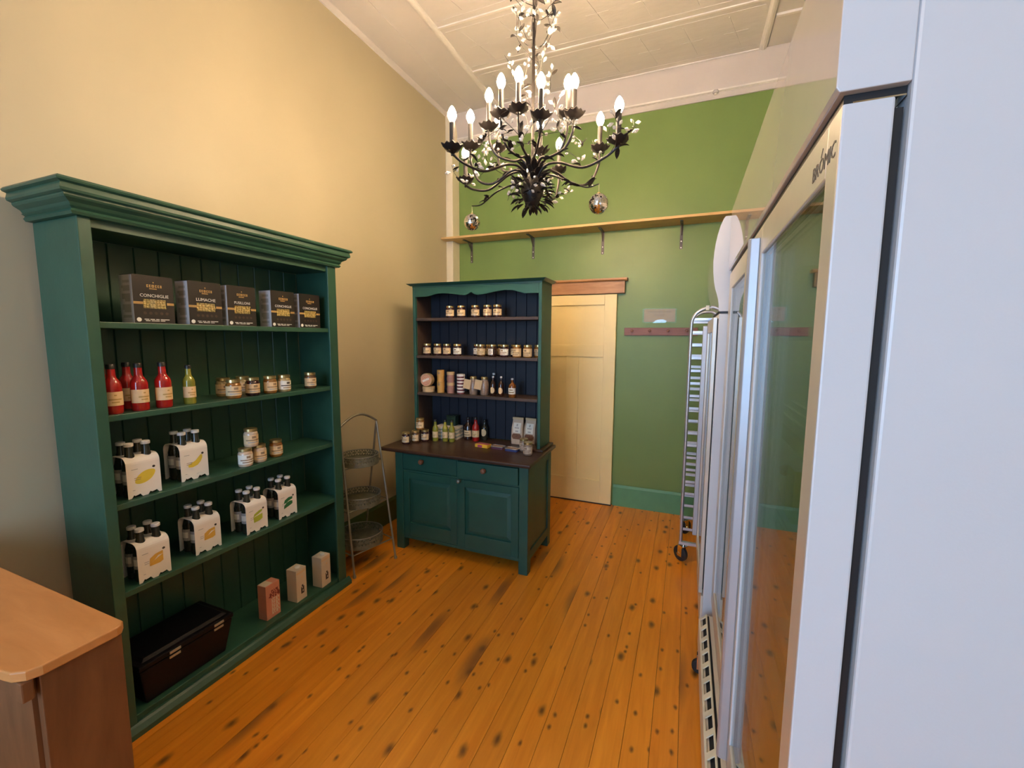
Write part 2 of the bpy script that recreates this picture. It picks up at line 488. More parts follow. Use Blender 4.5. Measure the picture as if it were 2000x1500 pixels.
M['sign_card'] = pm('brown_sign_card', (0.46, 0.29, 0.15), 0.6, vary=0.04)
M['plastic_sleeve'] = sheet_glass('clear_plastic_sleeve', ior=1.15)
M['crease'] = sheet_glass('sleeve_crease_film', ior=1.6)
M['green_can'] = pm('dark_green_tin', (0.012, 0.035, 0.022), 0.3, vary=0.2)
M['yellow_pack'] = pm('yellow_green_pack', (0.55, 0.52, 0.16), 0.5)
M['red_pack'] = pm('red_pack', (0.45, 0.06, 0.04), 0.4)
M['milk'] = pm('milk_white_plastic', (0.72, 0.70, 0.64), 0.4)

def crystal_mat():
    m, nt, b = new_mat('cut_crystal')
    b.inputs['Base Color'].default_value = (0.95, 0.90, 0.82, 1)
    b.inputs['Roughness'].default_value = 0.03
    b.inputs['Transmission Weight'].default_value = 0.35
    b.inputs['IOR'].default_value = 1.6
    no = N(nt, 'ShaderNodeTexNoise', i_Scale=200.0)
    mr = N(nt, 'ShaderNodeMapRange'); mr.inputs['To Min'].default_value = 0.02; mr.inputs['To Max'].default_value = 0.12
    nt.links.new(no.outputs['Fac'], mr.inputs['Value']); nt.links.new(mr.outputs['Result'], b.inputs['Roughness'])
    return m
M['crystal'] = crystal_mat()
# ------------------------------------------------------------------ the room
XL, XR, YB, YF, ZC = -2.34, 0.98, 4.11, -2.40, 3.82

def struct(name, mb, mt, parent=None, **kw):
    o = mb.build(name, mt, parent, **kw)
    if parent is None: o['kind'] = 'structure'
    return o

floor = struct('floor', MB().box(XL, XR, YF, YB, -0.06, -0.022), M['subfloor'])
floor['label'] = 'varnished cypress floorboards with dark knots'
pw, gap = 0.1035, 0.0016
nb = int(math.ceil((XR - XL) / pw))
plank_me = MB().box(0.0, pw - gap, YF, YB - 0.001, -0.0215, 0.0).mesh('plank', M['floor'])
for i in range(nb):
    x0 = XL + i * pw
    if x0 + pw <= XR + 0.05:
        put('plank', plank_me, floor, (x0, 0, random.Random(i).uniform(-0.0006, 0.0)))
    else:
        MB().box(x0, XR, YF, YB - 0.001, -0.0215, 0).build('plank', M['floor'], floor)

wl = struct('wall_left', MB().box(XL - 0.1, XL, YF - 0.1, YB + 0.1, -0.06, ZC + 0.1), M['cream'])
wl['label'] = 'cream plastered side wall'
wb = struct('wall_back', MB().box(XL, XR, YB, YB + 0.1, -0.06, ZC + 0.1), M['green_wall'])
wb['label'] = 'leaf green end wall'
wr = struct('wall_right', MB().box(XR, XR + 0.1, YF - 0.1, YB + 0.1, -0.06, ZC + 0.1), M['cream'])
# street wall behind the camera, with the shop window
wx0, wx1, wz0, wz1 = -2.00, -0.10, 0.70, 2.80
fr = MB()
fr.box(XL, wx0, YF - 0.1, YF, -0.06, ZC + 0.1).box(wx1, XR, YF - 0.1, YF, -0.06, ZC + 0.1)
fr.box(wx0, wx1, YF - 0.1, YF, -0.06, wz0).box(wx0, wx1, YF - 0.1, YF, wz1, ZC + 0.1)
struct('wall_front', fr, M['cream'])
win = MB()
win.box(wx0, wx1, YF - 0.08, YF + 0.02, wz0, wz0 + 0.06).box(wx0, wx1, YF - 0.08, YF + 0.02, wz1 - 0.06, wz1)
win.box(wx0, wx0 + 0.06, YF - 0.08, YF + 0.02, wz0 + 0.06, wz1 - 0.06).box(wx1 - 0.06, wx1, YF - 0.08, YF + 0.02, wz0 + 0.06, wz1 - 0.06)
xm = (wx0 + wx1) / 2
win.box(xm - 0.03, xm + 0.03, YF - 0.08, YF + 0.02, wz0 + 0.06, wz1 - 0.06)
w1 = struct('window_1', win, M['cream_trim'])
for a, b in ((wx0 + 0.06, xm - 0.03), (xm + 0.03, wx1 - 0.06)):
    MB().box(a, b, YF - 0.045, YF - 0.039, wz0 + 0.06, wz1 - 0.06).build('pane', M['winglass'], w1)

# corner pipe chase, painted like the side wall
tr1 = struct('trim_1', MB().box(XL, -2.262, 3.97, YB, 0, ZC), M['cream_trim'], bevel=0.004)
tr1['label'] = 'boxed cream pipe chase in the corner'
# coved cornice on the end wall
prof = [(YB, 3.555), (YB - 0.012, 3.555), (YB - 0.016, 3.575), (YB - 0.030, 3.60), (YB - 0.040, 3.66), (YB - 0.060, 3.72), (YB - 0.085, 3.775), (YB - 0.10, 3.80), (YB - 0.10, ZC), (YB, ZC)]
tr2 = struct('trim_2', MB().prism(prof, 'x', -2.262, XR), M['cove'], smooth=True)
MB().prism([(YB - 0.020, 3.592), (YB - 0.044, 3.600), (YB - 0.046, 3.612), (YB - 0.030, 3.620)], 'x', -2.262, XR).build('cornice_bead', M['batten'], tr2)
tr2['label'] = 'coved plaster cornice above the green wall'
# ceiling with pressed panels and cover battens
ceil = struct('ceiling', MB().box(XL, XR, YF, YB, ZC + 0.012, ZC + 0.10), M['ceil'])
ceil['label'] = 'off-white panelled ceiling with battens'
fx0, fx1 = -1.775, 0.415
ys = [4.01 - 0.546 * k for k in range(0, 12)]
for k in range(11):
    y1, y0 = ys[k] - 0.006, max(ys[k + 1], YF) + 0.006
    if y1 - y0 < 0.05: continue
    MB().box(fx0, fx1, y0, y1, ZC, ZC + 0.0118).build('panel', M['ceil_panel'], ceil)
    pb = MB()
    pb.box(fx0 + 0.03, fx1 - 0.03, y0 + 0.05, y0 + 0.056, ZC - 0.0025, ZC).box(fx0 + 0.03, fx1 - 0.03, y1 - 0.056, y1 - 0.05, ZC - 0.0025, ZC)
    for q in range(7):
        xq = fx0 + 0.12 + q * 0.30
        pb.box(xq, xq + 0.16, (y0 + y1) / 2 - 0.003, (y0 + y1) / 2 + 0.003, ZC - 0.0025, ZC)
        pb.prism([(xq + 0.02, y0 + 0.09), (xq + 0.028, y0 + 0.09), (xq + 0.13, y1 - 0.09), (xq + 0.122, y1 - 0.09)], 'z', ZC - 0.0025, ZC)
    pb.build('pressed_moulding', M['ceil_panel'], ceil)
for k in range(11):
    if ys[k] < YF + 0.05: continue
    MB().prism([(ys[k] - 0.012, ZC + 0.004), (ys[k] - 0.008, ZC - 0.007), (ys[k] + 0.008, ZC - 0.007), (ys[k] + 0.012, ZC + 0.004)], 'x', fx0, fx1).build('batten', M['batten'], ceil)
MB().box(XL, fx0 - 0.04, YF, YB, ZC + 0.002, ZC + 0.0118).build('border_board', M['ceil'], ceil)
MB().box(fx1 + 0.04, XR, YF, 4.01, ZC + 0.002, ZC + 0.0118).build('border_board', M['ceil'], ceil)
for x in (fx0 - 0.02, fx1 + 0.02):
    MB().prism([(x - 0.028, ZC + 0.004), (x - 0.022, ZC - 0.010), (x - 0.006, ZC - 0.016), (x + 0.006, ZC - 0.016), (x + 0.022, ZC - 0.010), (x + 0.028, ZC + 0.004)], 'y', YF, 4.01).build('batten', M['batten'], ceil)
MB().box(-2.075, -2.065, YF, YB - 0.1, ZC - 0.002, ZC + 0.003).build('batten', M['ceil'], ceil)
for k in (3.66, 2.55, 1.45):
    MB().prism([(k - 0.018, ZC + 0.004), (k - 0.01, ZC - 0.010), (k + 0.01, ZC - 0.010), (k + 0.018, ZC + 0.004)], 'x', fx1 + 0.05, XR).build('batten', M['batten'], ceil)
# left cornice bead
MB().prism([(XL, ZC - 0.03), (XL + 0.012, ZC - 0.028), (XL + 0.03, ZC - 0.004), (XL + 0.03, ZC + 0.002), (XL, ZC + 0.002)], 'y', YF, 3.97).build('cornice_bead', M['ceil'], ceil)

def skirting(pts_axis, name, mt, lab):
    axis, a0, a1, wall, sgn = pts_axis
    h, t = 0.205, 0.018
    poly = [(wall, 0.0), (wall + sgn * t, 0.0), (wall + sgn * t, h - 0.022), (wall + sgn * t * 0.45, h), (wall, h)]
    o = struct(name, MB().prism(poly, axis, a0, a1), mt)
    o['label'] = lab
    return o
skirting(('x', -0.598, XR, YB, -1), 'baseboard_back', M['green_base'], 'green skirting board along the end wall')
skirting(('y', YF, 3.97, XL, 1), 'baseboard_left', M['olive_base'], 'dark green skirting board along the cream wall')

# panelled door with oak head trim
d = MB()
dx0, dx1, dy0, dy1, dz0, dz1 = -1.385, -0.612, 4.062, 4.102, 0.012, 2.004
px0, px1, pm0, pm1 = -1.285, -0.722, -1.075, -0.955
pz = [(1.54, 1.910), (0.236, 1.427)]
d.box(dx0, px0, dy0, dy1, dz0, dz1).box(px1, dx1, dy0, dy1, dz0, dz1)
d.box(px0, px1, dy0, dy1, pz[0][1], dz1).box(px0, px1, dy0, dy1, pz[1][1], pz[0][0]).box(px0, px1, dy0, dy1, dz0, pz[1][0])
d.box(pm0, pm1, dy0, dy1, pz[1][0], pz[1][1])
door = struct('door_1', d, M['door'], bevel=0.0025)
door['label'] = 'cream three-panel interior door in the green wall'
for a, b, c, e in ((px0, px1, *pz[0]), (px0, pm0, *pz[1]), (pm1, px1, *pz[1])):
    MB().box(a, b, dy0 + 0.016, dy1 - 0.004, c, e).build('panel', M['door'], door)
head = MB().box(-1.475, -0.545, 4.055, YB, 2.012, 2.122)
t3 = struct('trim_3', head, M['oak'], bevel=0.002)
t3['label'] = 'oak head trim above the cream door'
MB().prism([(YB, 2.122), (4.035, 2.122), (4.028, 2.132), (4.028, 2.146), (YB, 2.146)], 'x', -1.50, -0.522).build('cap_moulding', M['oak'], t3)
MB().box(-1.385, -0.61, 4.064, 4.10, 0.0005, 0.0115).build('door_seal', M['gasket'], door)  # black strip standing in for the shade under the door

# ceiling sensor above the green wall
sn = thing('ceiling_sensor', 'tiny round white sensor on the cornice above the green wall', 'sensor', (0.123, 4.075, 3.598))
MB().lathe([(0.022, -0.012), (0.024, 0.0), (0.018, 0.012), (0.0, 0.016)], 14).build('body', M['ceil'], sn, smooth=True)
MB().lathe([(0.010, -0.022), (0.012, -0.012)], 12).build('lens', M['white_card'], sn)

# added fill lamp, unseen behind the camera, brightens the floor and door
pl = thing('pendant_lamp', 'round opal glass pendant lamp over the front of the shop', 'lamp', (-0.35, -0.95, 2.80))
MB().lathe([(0.0, -0.11), (0.05, -0.10), (0.095, -0.06), (0.115, 0.0), (0.10, 0.06), (0.06, 0.10), (0.045, 0.105)], 24).build('globe', emit('opal_globe', FILL_LAMP_COLOR, FILL_LAMP_STRENGTH), pl, smooth=True)
MB().lathe([(0.05, 0.1055), (0.05, 0.135), (0.012, 0.15)], 16).build('gallery', M['brass'], pl, smooth=True)
MB().tube([(0, 0, 0.15), (0, 0, 1.0)], 0.006, 8).build('rod', M['brass'], pl, smooth=True)
MB().lathe([(0.055, 1.0), (0.055, 1.018)], 16).build('ceiling_rose', M['brass'], pl)

# ------------------------------------------------------------------ tall green bookcase
bk = thing('tall_bookcase', 'tall dark green bookcase with stepped cornice against the cream wall', 'bookcase', (-2.14, 1.46, 0), world=True)
bx0, bx1, by0, by1 = -2.285, -2.0, 0.870, 2.062
T = M['teal']
MB().box(bx0, bx1, by0, by0 + 0.022, 0, 2.015).build('side_panel', T, bk, bevel=0.002)
MB().box(bx0, bx1, by1 - 0.022, by1, 0, 2.015).build('side_panel', T, bk, bevel=0.002)
MB().box(bx1 - 0.001, bx1 + 0.014, by0 - 0.002, by0 + 0.038, 0.0, 2.015).build('face_stile', T, bk, bevel=0.003)
MB().box(bx1 - 0.001, bx1 + 0.014, by1 - 0.062, by1 + 0.002, 0.0, 2.015).build('face_stile', T, bk, bevel=0.003)
BKZ = [1.650, 1.300, 0.952, 0.597, 0.070]
for i, z in enumerate(BKZ):
    MB().box(bx0 + 0.012, bx1 + 0.004, by0 + 0.0225, by1 - 0.0225, z - 0.024, z).build('shelf', T, bk, bevel=0.0025)
MB().box(bx0 + 0.012, bx1, by0 + 0.0225, by1 - 0.0225, 1.985, 2.015).build('top_board', T, bk)
MB().box(bx1 - 0.001, bx1 + 0.016, by0 + 0.0385, by1 - 0.0625, 0.0, 0.046).build('plinth_rail', T, bk, bevel=0.003)
MB().prism([(bx1 + 0.0165, 0.0), (bx1 + 0.040, 0.0), (bx1 + 0.040, 0.022), (bx1 + 0.026, 0.040), (bx1 + 0.0165, 0.046)], 'y', by0 - 0.01, by1 + 0.02).build('plinth_moulding', T, bk)
nbk = 12
bw = (by1 - by0 - 0.048) / nbk
board = MB().prism([(0.0, 0.0), (0.004, 0.006), (bw - 0.004, 0.006), (bw, 0.0)], 'z', 0.05, 1.985)
# back boards: local y across, thickness towards the room
bme = MB()
bme.v = [(y, x, z) for (x, y, z) in board.v]; bme.f = board.f; bme.m = board.m
bmesh_board = bme.mesh('back_board', T)
for i in range(nbk):
    o = put('back_board', bmesh_board, bk)
    o.location = (bx0 + 0.001 - bk.location.x, by0 + 0.024 + i * bw - bk.location.y, 0)
# stepped cornice: rings of moulding swept round front and two sides
def cornice_ring(p0, p1, name, parent, mt, x_b, x_f, y_a, y_b):
    """p0,p1: (overhang, z) polygons; sweeps profile poly [(overhang,z)] round three sides"""
def sweep3(poly, x_b, x_f, y_a, y_b):
    mb = MB(); n = len(poly)
    for (o_, z) in poly:
        mb.v += [(x_b, y_a - o_, z), (x_f + o_, y_a - o_, z), (x_f + o_, y_b + o_, z), (x_b, y_b + o_, z)]
    for i in range(n):
        j = (i + 1) % n
        for s in range(3):
            mb.face((i * 4 + s, i * 4 + s + 1, j * 4 + s + 1, j * 4 + s))
    mb.face([i * 4 for i in range(n)]); mb.face([i * 4 + 3 for i in reversed(range(n))])
    return mb
c1 = [(-0.004, 2.015), (0.016, 2.015), (0.022, 2.024), (0.016, 2.033), (0.026, 2.040), (-0.004, 2.040)]
c2 = [(-0.004, 2.040), (0.020, 2.040), (0.028, 2.052), (0.044, 2.062), (0.048, 2.068), (0.048, 2.074), (-0.004, 2.074)]
c3 = [(-0.004, 2.074), (0.050, 2.074), (0.060, 2.078), (0.062, 2.086), (0.058, 2.104), (-0.004, 2.104)]
c4 = [(-0.004, 2.104), (0.058, 2.104), (0.070, 2.108), (0.072, 2.114), (0.066, 2.122), (-0.004, 2.122)]
for c in (c1, c2, c3, c4):
    sweep3(c, bx0, bx1 + 0.014, by0 - 0.002, by1 + 0.002).build('cornice_moulding', T, bk)
MB().box(bx0, bx1 + 0.018, by0 - 0.006, by1 + 0.006, 2.0155, 2.121).build('cornice_top', T, bk)

# ------------------------------------------------------------------ dresser
dr = thing('dresser', 'green dresser with dark brown top and navy-backed open shelves beside the door', 'dresser', (-1.46, 2.86, 0), world=True)
G = M['teal_d']
fx, lx, fy, by = -0.93, -1.99, 2.60, 3.12        # base right, left, front, back
leg = 0.065
for (a, b) in ((lx, fy), (fx - leg, fy), (lx, by - leg), (fx - leg, by - leg)):
    MB().box(a, a + leg, b, b + leg, 0, 0.752).build('leg', G, dr, bevel=0.003)
# front frame
MB().box(lx + leg + 0.0005, fx - leg - 0.0005, fy + 0.004, fy + 0.030, 0.088, 0.110).build('bottom_rail', G, dr, bevel=0.002)
MB().box(lx + leg + 0.0005, fx - leg - 0.0005, fy + 0.004, fy + 0.030, 0.742, 0.752).build('top_rail', G, dr)
MB().box(lx + leg + 0.0005, fx - leg - 0.0005, fy + 0.004, fy + 0.030, 0.608, 0.622).build('middle_rail', G, dr)
MB().box(-1.468, -1.458, fy + 0.004, fy + 0.030, 0.1105, 0.6075).build('muntin', G, dr)
MB().box(-1.468, -1.458, fy + 0.004, fy + 0.030, 0.6225, 0.7415).build('muntin', G, dr)
def knob(x, y, z, parent, mt, r=0.019):
    mb = MB()
    prof = [(0.0, 0.0), (r * 0.6, 0.0), (r * 0.42, 0.006), (r * 0.45, 0.012), (r * 0.95, 0.018), (r, 0.026), (r * 0.75, 0.034), (0.0, 0.037)]
    mb.lathe(prof, 16)
    mb.v = [(x + vx, y - vz, z + vy) for (vx, vy, vz) in mb.v]
    return mb.build('knob', mt, parent, smooth=True)
dw = MB().box(lx + leg + 0.002, -1.470, fy + 0.002, fy + 0.020, 0.625, 0.740).build('drawer', G, dr, bevel=0.002)
knob(-1.752, fy + 0.002, 0.700, dw, M['knob_wood'])
dw = MB().box(-1.455, fx - leg - 0.003, fy - 0.014, fy + 0.020, 0.625, 0.740).build('drawer', G, dr, bevel=0.003)
knob(-1.244, fy - 0.014, 0.700, dw, M['knob_wood'])
def panel_door(x0, x1, z0, z1, y, parent, kx=None):
    f = MB(); s = 0.052
    f.box(x0, x0 + s, y, y + 0.022, z0, z1).box(x1 - s, x1, y, y + 0.022, z0, z1)
    f.box(x0 + s, x1 - s, y, y + 0.022, z1 - s, z1).box(x0 + s, x1 - s, y, y + 0.022, z0, z0 + 0.10)
    dd = f.build('door', G, parent, bevel=0.002)
    a, b, c, e = x0 + s, x1 - s, z0 + 0.10, z1 - s
    MB().hexa([(a, y + 0.014, c), (b, y + 0.014, c), (b, y + 0.020, c), (a, y + 0.020, c)],
              [(a, y + 0.014, e), (b, y + 0.014, e), (b, y + 0.020, e), (a, y + 0.020, e)]).build('panel', G, dd)
    mb = MB(); i = 0.032
    mb.v = [(a, y + 0.0139, c), (b, y + 0.0139, c), (b, y + 0.0139, e), (a, y + 0.0139, e),
            (a + i, y + 0.006, c + i), (b - i, y + 0.006, c + i), (b - i, y + 0.006, e - i), (a + i, y + 0.006, e - i)]
    mb.f = [(0, 1, 5, 4), (1, 2, 6, 5), (2, 3, 7, 6), (3, 0, 4, 7), (4, 5, 6, 7), (3, 2, 1, 0)]; mb.m = [0] * 6
    mb.build('raised_field', G, dd)
    if kx: knob(kx, y, z1 - 0.006, dd, M['galv_leg'], 0.015)
    return dd
panel_door(lx + leg + 0.002, -1.470, 0.112, 0.606, fy + 0.004, dr)
panel_door(-1.456, fx - leg - 0.002, 0.112, 0.606, fy - 0.001, dr, -1.440)
# side panels, back and bottom
for x in (lx + 0.010, fx - 0.026):
    MB().box(x, x + 0.016, fy + leg, by - leg, 0.088, 0.752).build('side_panel', G, dr)
MB().box(fx - 0.0095, fx - 0.001, fy + leg + 0.0005, by - leg - 0.0005, 0.69, 0.752).build('side_rail', G, dr)
MB().box(fx - 0.0095, fx - 0.001, fy + leg + 0.0005, by - leg - 0.0005, 0.088, 0.15).build('side_rail', G, dr)
MB().box(lx + leg, fx - leg, by - 0.016, by - 0.002, 0.088, 0.752).build('back_panel', G, dr)
MB().box(lx + leg, fx - leg, fy + 0.03, by - 0.016, 0.095, 0.109).build('bottom_board', G, dr)
MB().box(-2.105, -0.905, 2.565, 3.165, 0.754, 0.780).build('tabletop', M['brown_top'], dr, bevel=0.009, seg=3)
# open shelves above
hx0, hx1, hy0, hy1, hz = -2.030, -0.955, 2.915, 3.150, 2.000
MB().box(hx1 - 0.105, hx1 + 0.028, hy0 - 0.02, hy1 + 0.012, 0.7805, 0.797).build('base_moulding', M['brown_top'], dr, bevel=0.004)
MB().box(hx0 - 0.015, hx0 + 0.05, hy0 - 0.02, hy1 + 0.012, 0.7805, 0.797).build('base_moulding', M['brown_top'], dr, bevel=0.004)
MB().box(hx0, hx0 + 0.024, hy0, hy1, 0.7975, 1.985).build('upright', G, dr, bevel=0.003)
MB().box(hx1 - 0.024, hx1, hy0, hy1, 0.7975, 1.985).build('upright', G, dr, bevel=0.003)
MB().box(hx0 + 0.0242, hx0 + 0.0262, hy0 + 0.022, hy1 - 0.012, 0.785, 1.985).build('inner_lining', M['brown_shelf'], dr)
MB().box(hx1 - 0.0262, hx1 - 0.0242, hy0 + 0.022, hy1 - 0.012, 0.785, 1.985).build('inner_lining', M['brown_shelf'], dr)
nh = 12
hw = (hx1 - hx0 - 0.050) / nh
hb = MB().prism([(0, 0), (0.003, -0.005), (hw - 0.003, -0.005), (hw, 0)], 'z', 0.785, 1.985).mesh('back_board', M['navy'])
for i in range(nh):
    put('back_board', hb, dr, (hx0 + 0.025 + i * hw - dr.location.x, hy1 - 0.004 - dr.location.y, 0))
HZ = [1.752, 1.458, 1.160]
for z in HZ:
    MB().box(hx0 + 0.0265, hx1 - 0.0265, hy0 + 0.004, hy1 - 0.010, z - 0.022, z).build('shelf', M['brown_shelf'], dr, bevel=0.002)
# scalloped apron under the cornice
us = [(0, .068), (.10, .068), (.13, .062), (.17, .052), (.22, .046), (.30, .050), (.38, .062), (.43, .068), (.455, .060), (.48, .044), (.505, .060), (.53, .068),
      (.58, .064), (.66, .050), (.74, .040), (.81, .044), (.86, .058), (.89, .068), (1, .068)]
a0, a1 = hx0 + 0.0245, hx1 - 0.0245
pts = [(a0, 1.985)] + [(a0 + u * (a1 - a0), 1.985 - dd) for u, dd in us] + [(a1, 1.985)]
MB().prism(pts, 'y', hy0 + 0.001, hy0 + 0.020).build('scalloped_apron', G, dr)
MB().box(hx0, hx1, hy0, hy1, 1.9855, 1.9995).build('cornice_base', G, dr)
MB().hexa([(hx0 - 0.012, hy0 - 0.012, 2.0), (hx1 + 0.012, hy0 - 0.012, 2.0), (hx1 + 0.012, hy1, 2.0), (hx0 - 0.012, hy1, 2.0)],
          [(hx0 - 0.036, hy0 - 0.036, 2.016), (hx1 + 0.036, hy0 - 0.036, 2.016), (hx1 + 0.036, hy1, 2.016), (hx0 - 0.036, hy1, 2.016)]).build('cornice', G, dr)

# ------------------------------------------------------------------ tiered basket stand
st = thing('tiered_basket_stand', 'three-tier zinc basket stand with arched handle beside the bookcase', 'stand', (-2.08, 2.30, 0), world=True)
FL, FR_, BL, BR = Vector((-1.985, 2.135, 0)), Vector((-1.895, 2.455, 0)), Vector((-2.275, 2.205, 0)), Vector((-2.255, 2.545, 0))
TL, TR_ = Vector((-2.12, 2.19, 1.00)), Vector((-2.085, 2.515, 0.995))
for a, b in ((FL, TL), (FR_, TR_), (BL, TL), (BR, TR_)):
    MB().tube([a + Vector((0, 0, 0.002)), b], 0.0075, 10).build('leg', M['galv_leg'], st, smooth=True)
    MB().lathe([(0.011, 0), (0.012, 0.012), (0.008, 0.02)], 10, a.x, a.y, 0.0).build('foot', M['galv_leg'], st, smooth=True)
arc = []
for k in range(13):
    t = k / 12
    arc.append(TL.lerp(TR_, t) + Vector((0, 0, 0.065 * math.sin(PI * t))))
MB().tube(arc, 0.0085, 10).build('handle', M['galv_leg'], st, smooth=True)
def on(a, b, z): return a.lerp(b, (z - a.z) / (b.z - a.z))
for (z, r, h) in ((0.715, 0.130, 0.068), (0.43, 0.140, 0.070), (0.145, 0.150, 0.080)):
    q = [on(FL, TL, z), on(FR_, TR_, z), on(BR, TR_, z), on(BL, TL, z)]
    cx = sum(p.x for p in q) / 4; cy = sum(p.y for p in q) / 4
    bs = MB().lathe([(r - 0.002, 0.0), (r, 0.001), (r, 0.018)], 40, cx, cy, z)
    basket = bs.build('basket', M['galv'], st, smooth=True)
    MB().tube([(cx + r * math.cos(2 * PI * k / 40), cy + r * math.sin(2 * PI * k / 40), z + h) for k in range(40)], 0.0032, 6, closed=True).build('rim', M['galv_leg'], basket, smooth=True)
    # punched sheet wall: clover-shaped groups of holes left open in the sheet
    nseg, nrow = 132, 10
    lat = MB()
    for j in range(nrow + 1):
        zz = z + 0.018 + (h - 0.018) * j / nrow
        for k in range(nseg):
            aa = 2 * PI * k / nseg
            lat.v.append((cx + r * math.cos(aa), cy + r * math.sin(aa), zz))
    hole = {(0, 3), (0, 7), (1, 2), (1, 3), (1, 7), (1, 8), (2, 4), (2, 6), (3, 4), (3, 6), (4, 2), (4, 3), (4, 7), (4, 8)}
    for j in range(nrow):
        for k in range(nseg):
            if (k % 6, j) in hole: continue
            k2 = (k + 1) % nseg
            lat.face((j * nseg + k, j * nseg + k2, (j + 1) * nseg + k2, (j + 1) * nseg + k))
    lo = lat.build('punched_wall', M['galv'], basket, fix=False)
    so = lo.modifiers.new('sheet', 'SOLIDIFY'); so.thickness = 0.001
    lo['kind'] = 'stuff'
    for a, b in ((0, 1), (3, 2)):
        MB().tube([q[a], q[b]], 0.0045, 8).build('crossbar', M['galv_leg'], st, smooth=True)
    for a, b in ((0, 3), (1, 2)):
        MB().tube([q[a], q[b]], 0.004, 8).build('crossbar', M['galv_leg'], st, smooth=True)

# ------------------------------------------------------------------ wall shelf with brackets
ws = thing('wall_shelf', 'long pine shelf on steel brackets high on the green wall', 'shelf', (-0.7, 4.0, 2.575), world=True)
MB().box(XL + 0.004, XR - 0.01, 3.86, 3.965, 2.577, 2.598).build('board', M['pine'], ws, bevel=0.002)
MB().box(-2.257, XR - 0.01, 3.9655, 4.108, 2.577, 2.598).build('board', M['pine'], ws, bevel=0.002)
for x in (-2.118, -1.441, -0.763, -0.087, 0.590):
    b = MB().box(x - 0.012, x + 0.012, 4.104, 4.1095, 2.375, 2.5765)
    b.box(x - 0.012, x + 0.012, 3.93, 4.104, 2.571, 2.5765)
    br = b.build('bracket', M['bracket'], ws)
    MB().prism([(4.104, 2.49), (4.104, 2.54), (4.05, 2.571), (4.015, 2.571)], 'x', x - 0.003, x + 0.003).build('gusset', M['bracket'], br)
    for z in (2.387, 2.44):
        s = MB().lathe([(0.005, 0), (0.005, 0.002), (0.0, 0.003)], 8)
        s.v = [(x + vx, 4.104 - vz, z + vy) for vx, vy, vz in s.v]
        s.build('screw', M['screw'], br)

# ------------------------------------------------------------------ peg rail and sign
pr = thing('peg_rail', 'dark red-brown wooden peg rail on the green wall below the sign', 'peg rail', (-0.23, 4.1, 1.665), world=True)
MB().box(-0.541, 0.082, 4.090, 4.109, 1.630, 1.700).build('board', M['maroon_wood'], pr, bevel=0.003)
for x in (-0.470, -0.316, -0.162, -0.009):
    p = MB().lathe([(0.006, 0), (0.006, 0.02), (0.012, 0.026), (0.013, 0.032), (0.008, 0.037), (0, 0.038)], 12)
    p.v = [(x + vx, 4.0905 - vz, 1.672 + vy) for vx, vy, vz in p.v]
    p.build('peg', M['maroon_wood'], pr, smooth=True)
sg = thing('wall_sign', 'small brown card sign in a clear plastic sleeve above the peg rail', 'sign', (-0.235, 4.105, 1.80), world=True)
MB().box(-0.372, -0.108, 4.1045, 4.1065, 1.752, 1.866).build('card', M['sign_card'], sg)
rows = ["0" * 44 for _ in range(22)]
import itertools
def scrib(rows, r, c0, pat, ch='1'):
    s = list(rows[r])
    for i, p in enumerate(pat):
        if p != '.' and c0 + i < len(s): s[c0 + i] = ch
    rows[r] = ''.join(s)
scrib(rows, 3, 5, "###.#.#.#.##..#.#.##.#..##.#.#.##")
scrib(rows, 4, 5, ".#..#.#.#.#.#.#.#.#.#.#.#..##.#.#")
scrib(rows, 5, 5, ".#..###.#.##..###.##.##.#..#.#.##")
scrib(rows, 9, 15, "##.#.##..##.##")
scrib(rows, 10, 15, "#..#.#.#.#.#.#")
scrib(rows, 11, 15, "##.#.##..##.##")
MB().sheet((-0.37, 4.1042, 1.864), (0.26, 0, 0), (0, 0, -0.11), rows).build('print', [M['sign_card'], M['ink_soft']], sg, fix=False)
MB().box(-0.386, -0.096, 4.1022, 4.1030, 1.742, 1.874).build('sleeve', M['plastic_sleeve'], sg)
MB().prism([(-0.295, 1.7435), (-0.190, 1.7435), (-0.172, 1.760), (-0.205, 1.774), (-0.262, 1.770)], 'y', 4.1008, 4.1014).build('sleeve_crease', M['crease'], sg)  # flat glossier patch put in for the highlight on the sleeve

# ------------------------------------------------------------------ timber counter in the foreground
ct = thing('timber_counter', 'orange-brown timber counter with thick top in the near left corner', 'counter', (-1.75, 0.47, 0), world=True)
poly = [(XL + 0.02, 0.575), (-1.262, 0.566), (-1.247, 0.556), (-1.243, 0.545), (-1.243, 0.415), (-1.252, 0.392), (-1.275, 0.377), (-1.31, 0.372), (XL + 0.02, 0.372)]
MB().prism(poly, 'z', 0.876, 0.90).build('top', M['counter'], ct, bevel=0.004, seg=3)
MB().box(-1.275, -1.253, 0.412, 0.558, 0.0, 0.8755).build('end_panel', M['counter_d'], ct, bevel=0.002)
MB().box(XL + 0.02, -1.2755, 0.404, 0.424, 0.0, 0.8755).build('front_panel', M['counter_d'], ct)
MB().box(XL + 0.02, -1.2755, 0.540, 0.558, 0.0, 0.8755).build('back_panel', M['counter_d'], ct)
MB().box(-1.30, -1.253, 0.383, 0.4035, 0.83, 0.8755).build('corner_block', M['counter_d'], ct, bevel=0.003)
MB().box(XL + 0.02, -1.3005, 0.385, 0.4035, 0.83, 0.8755).build('apron', M['counter_d'], ct)
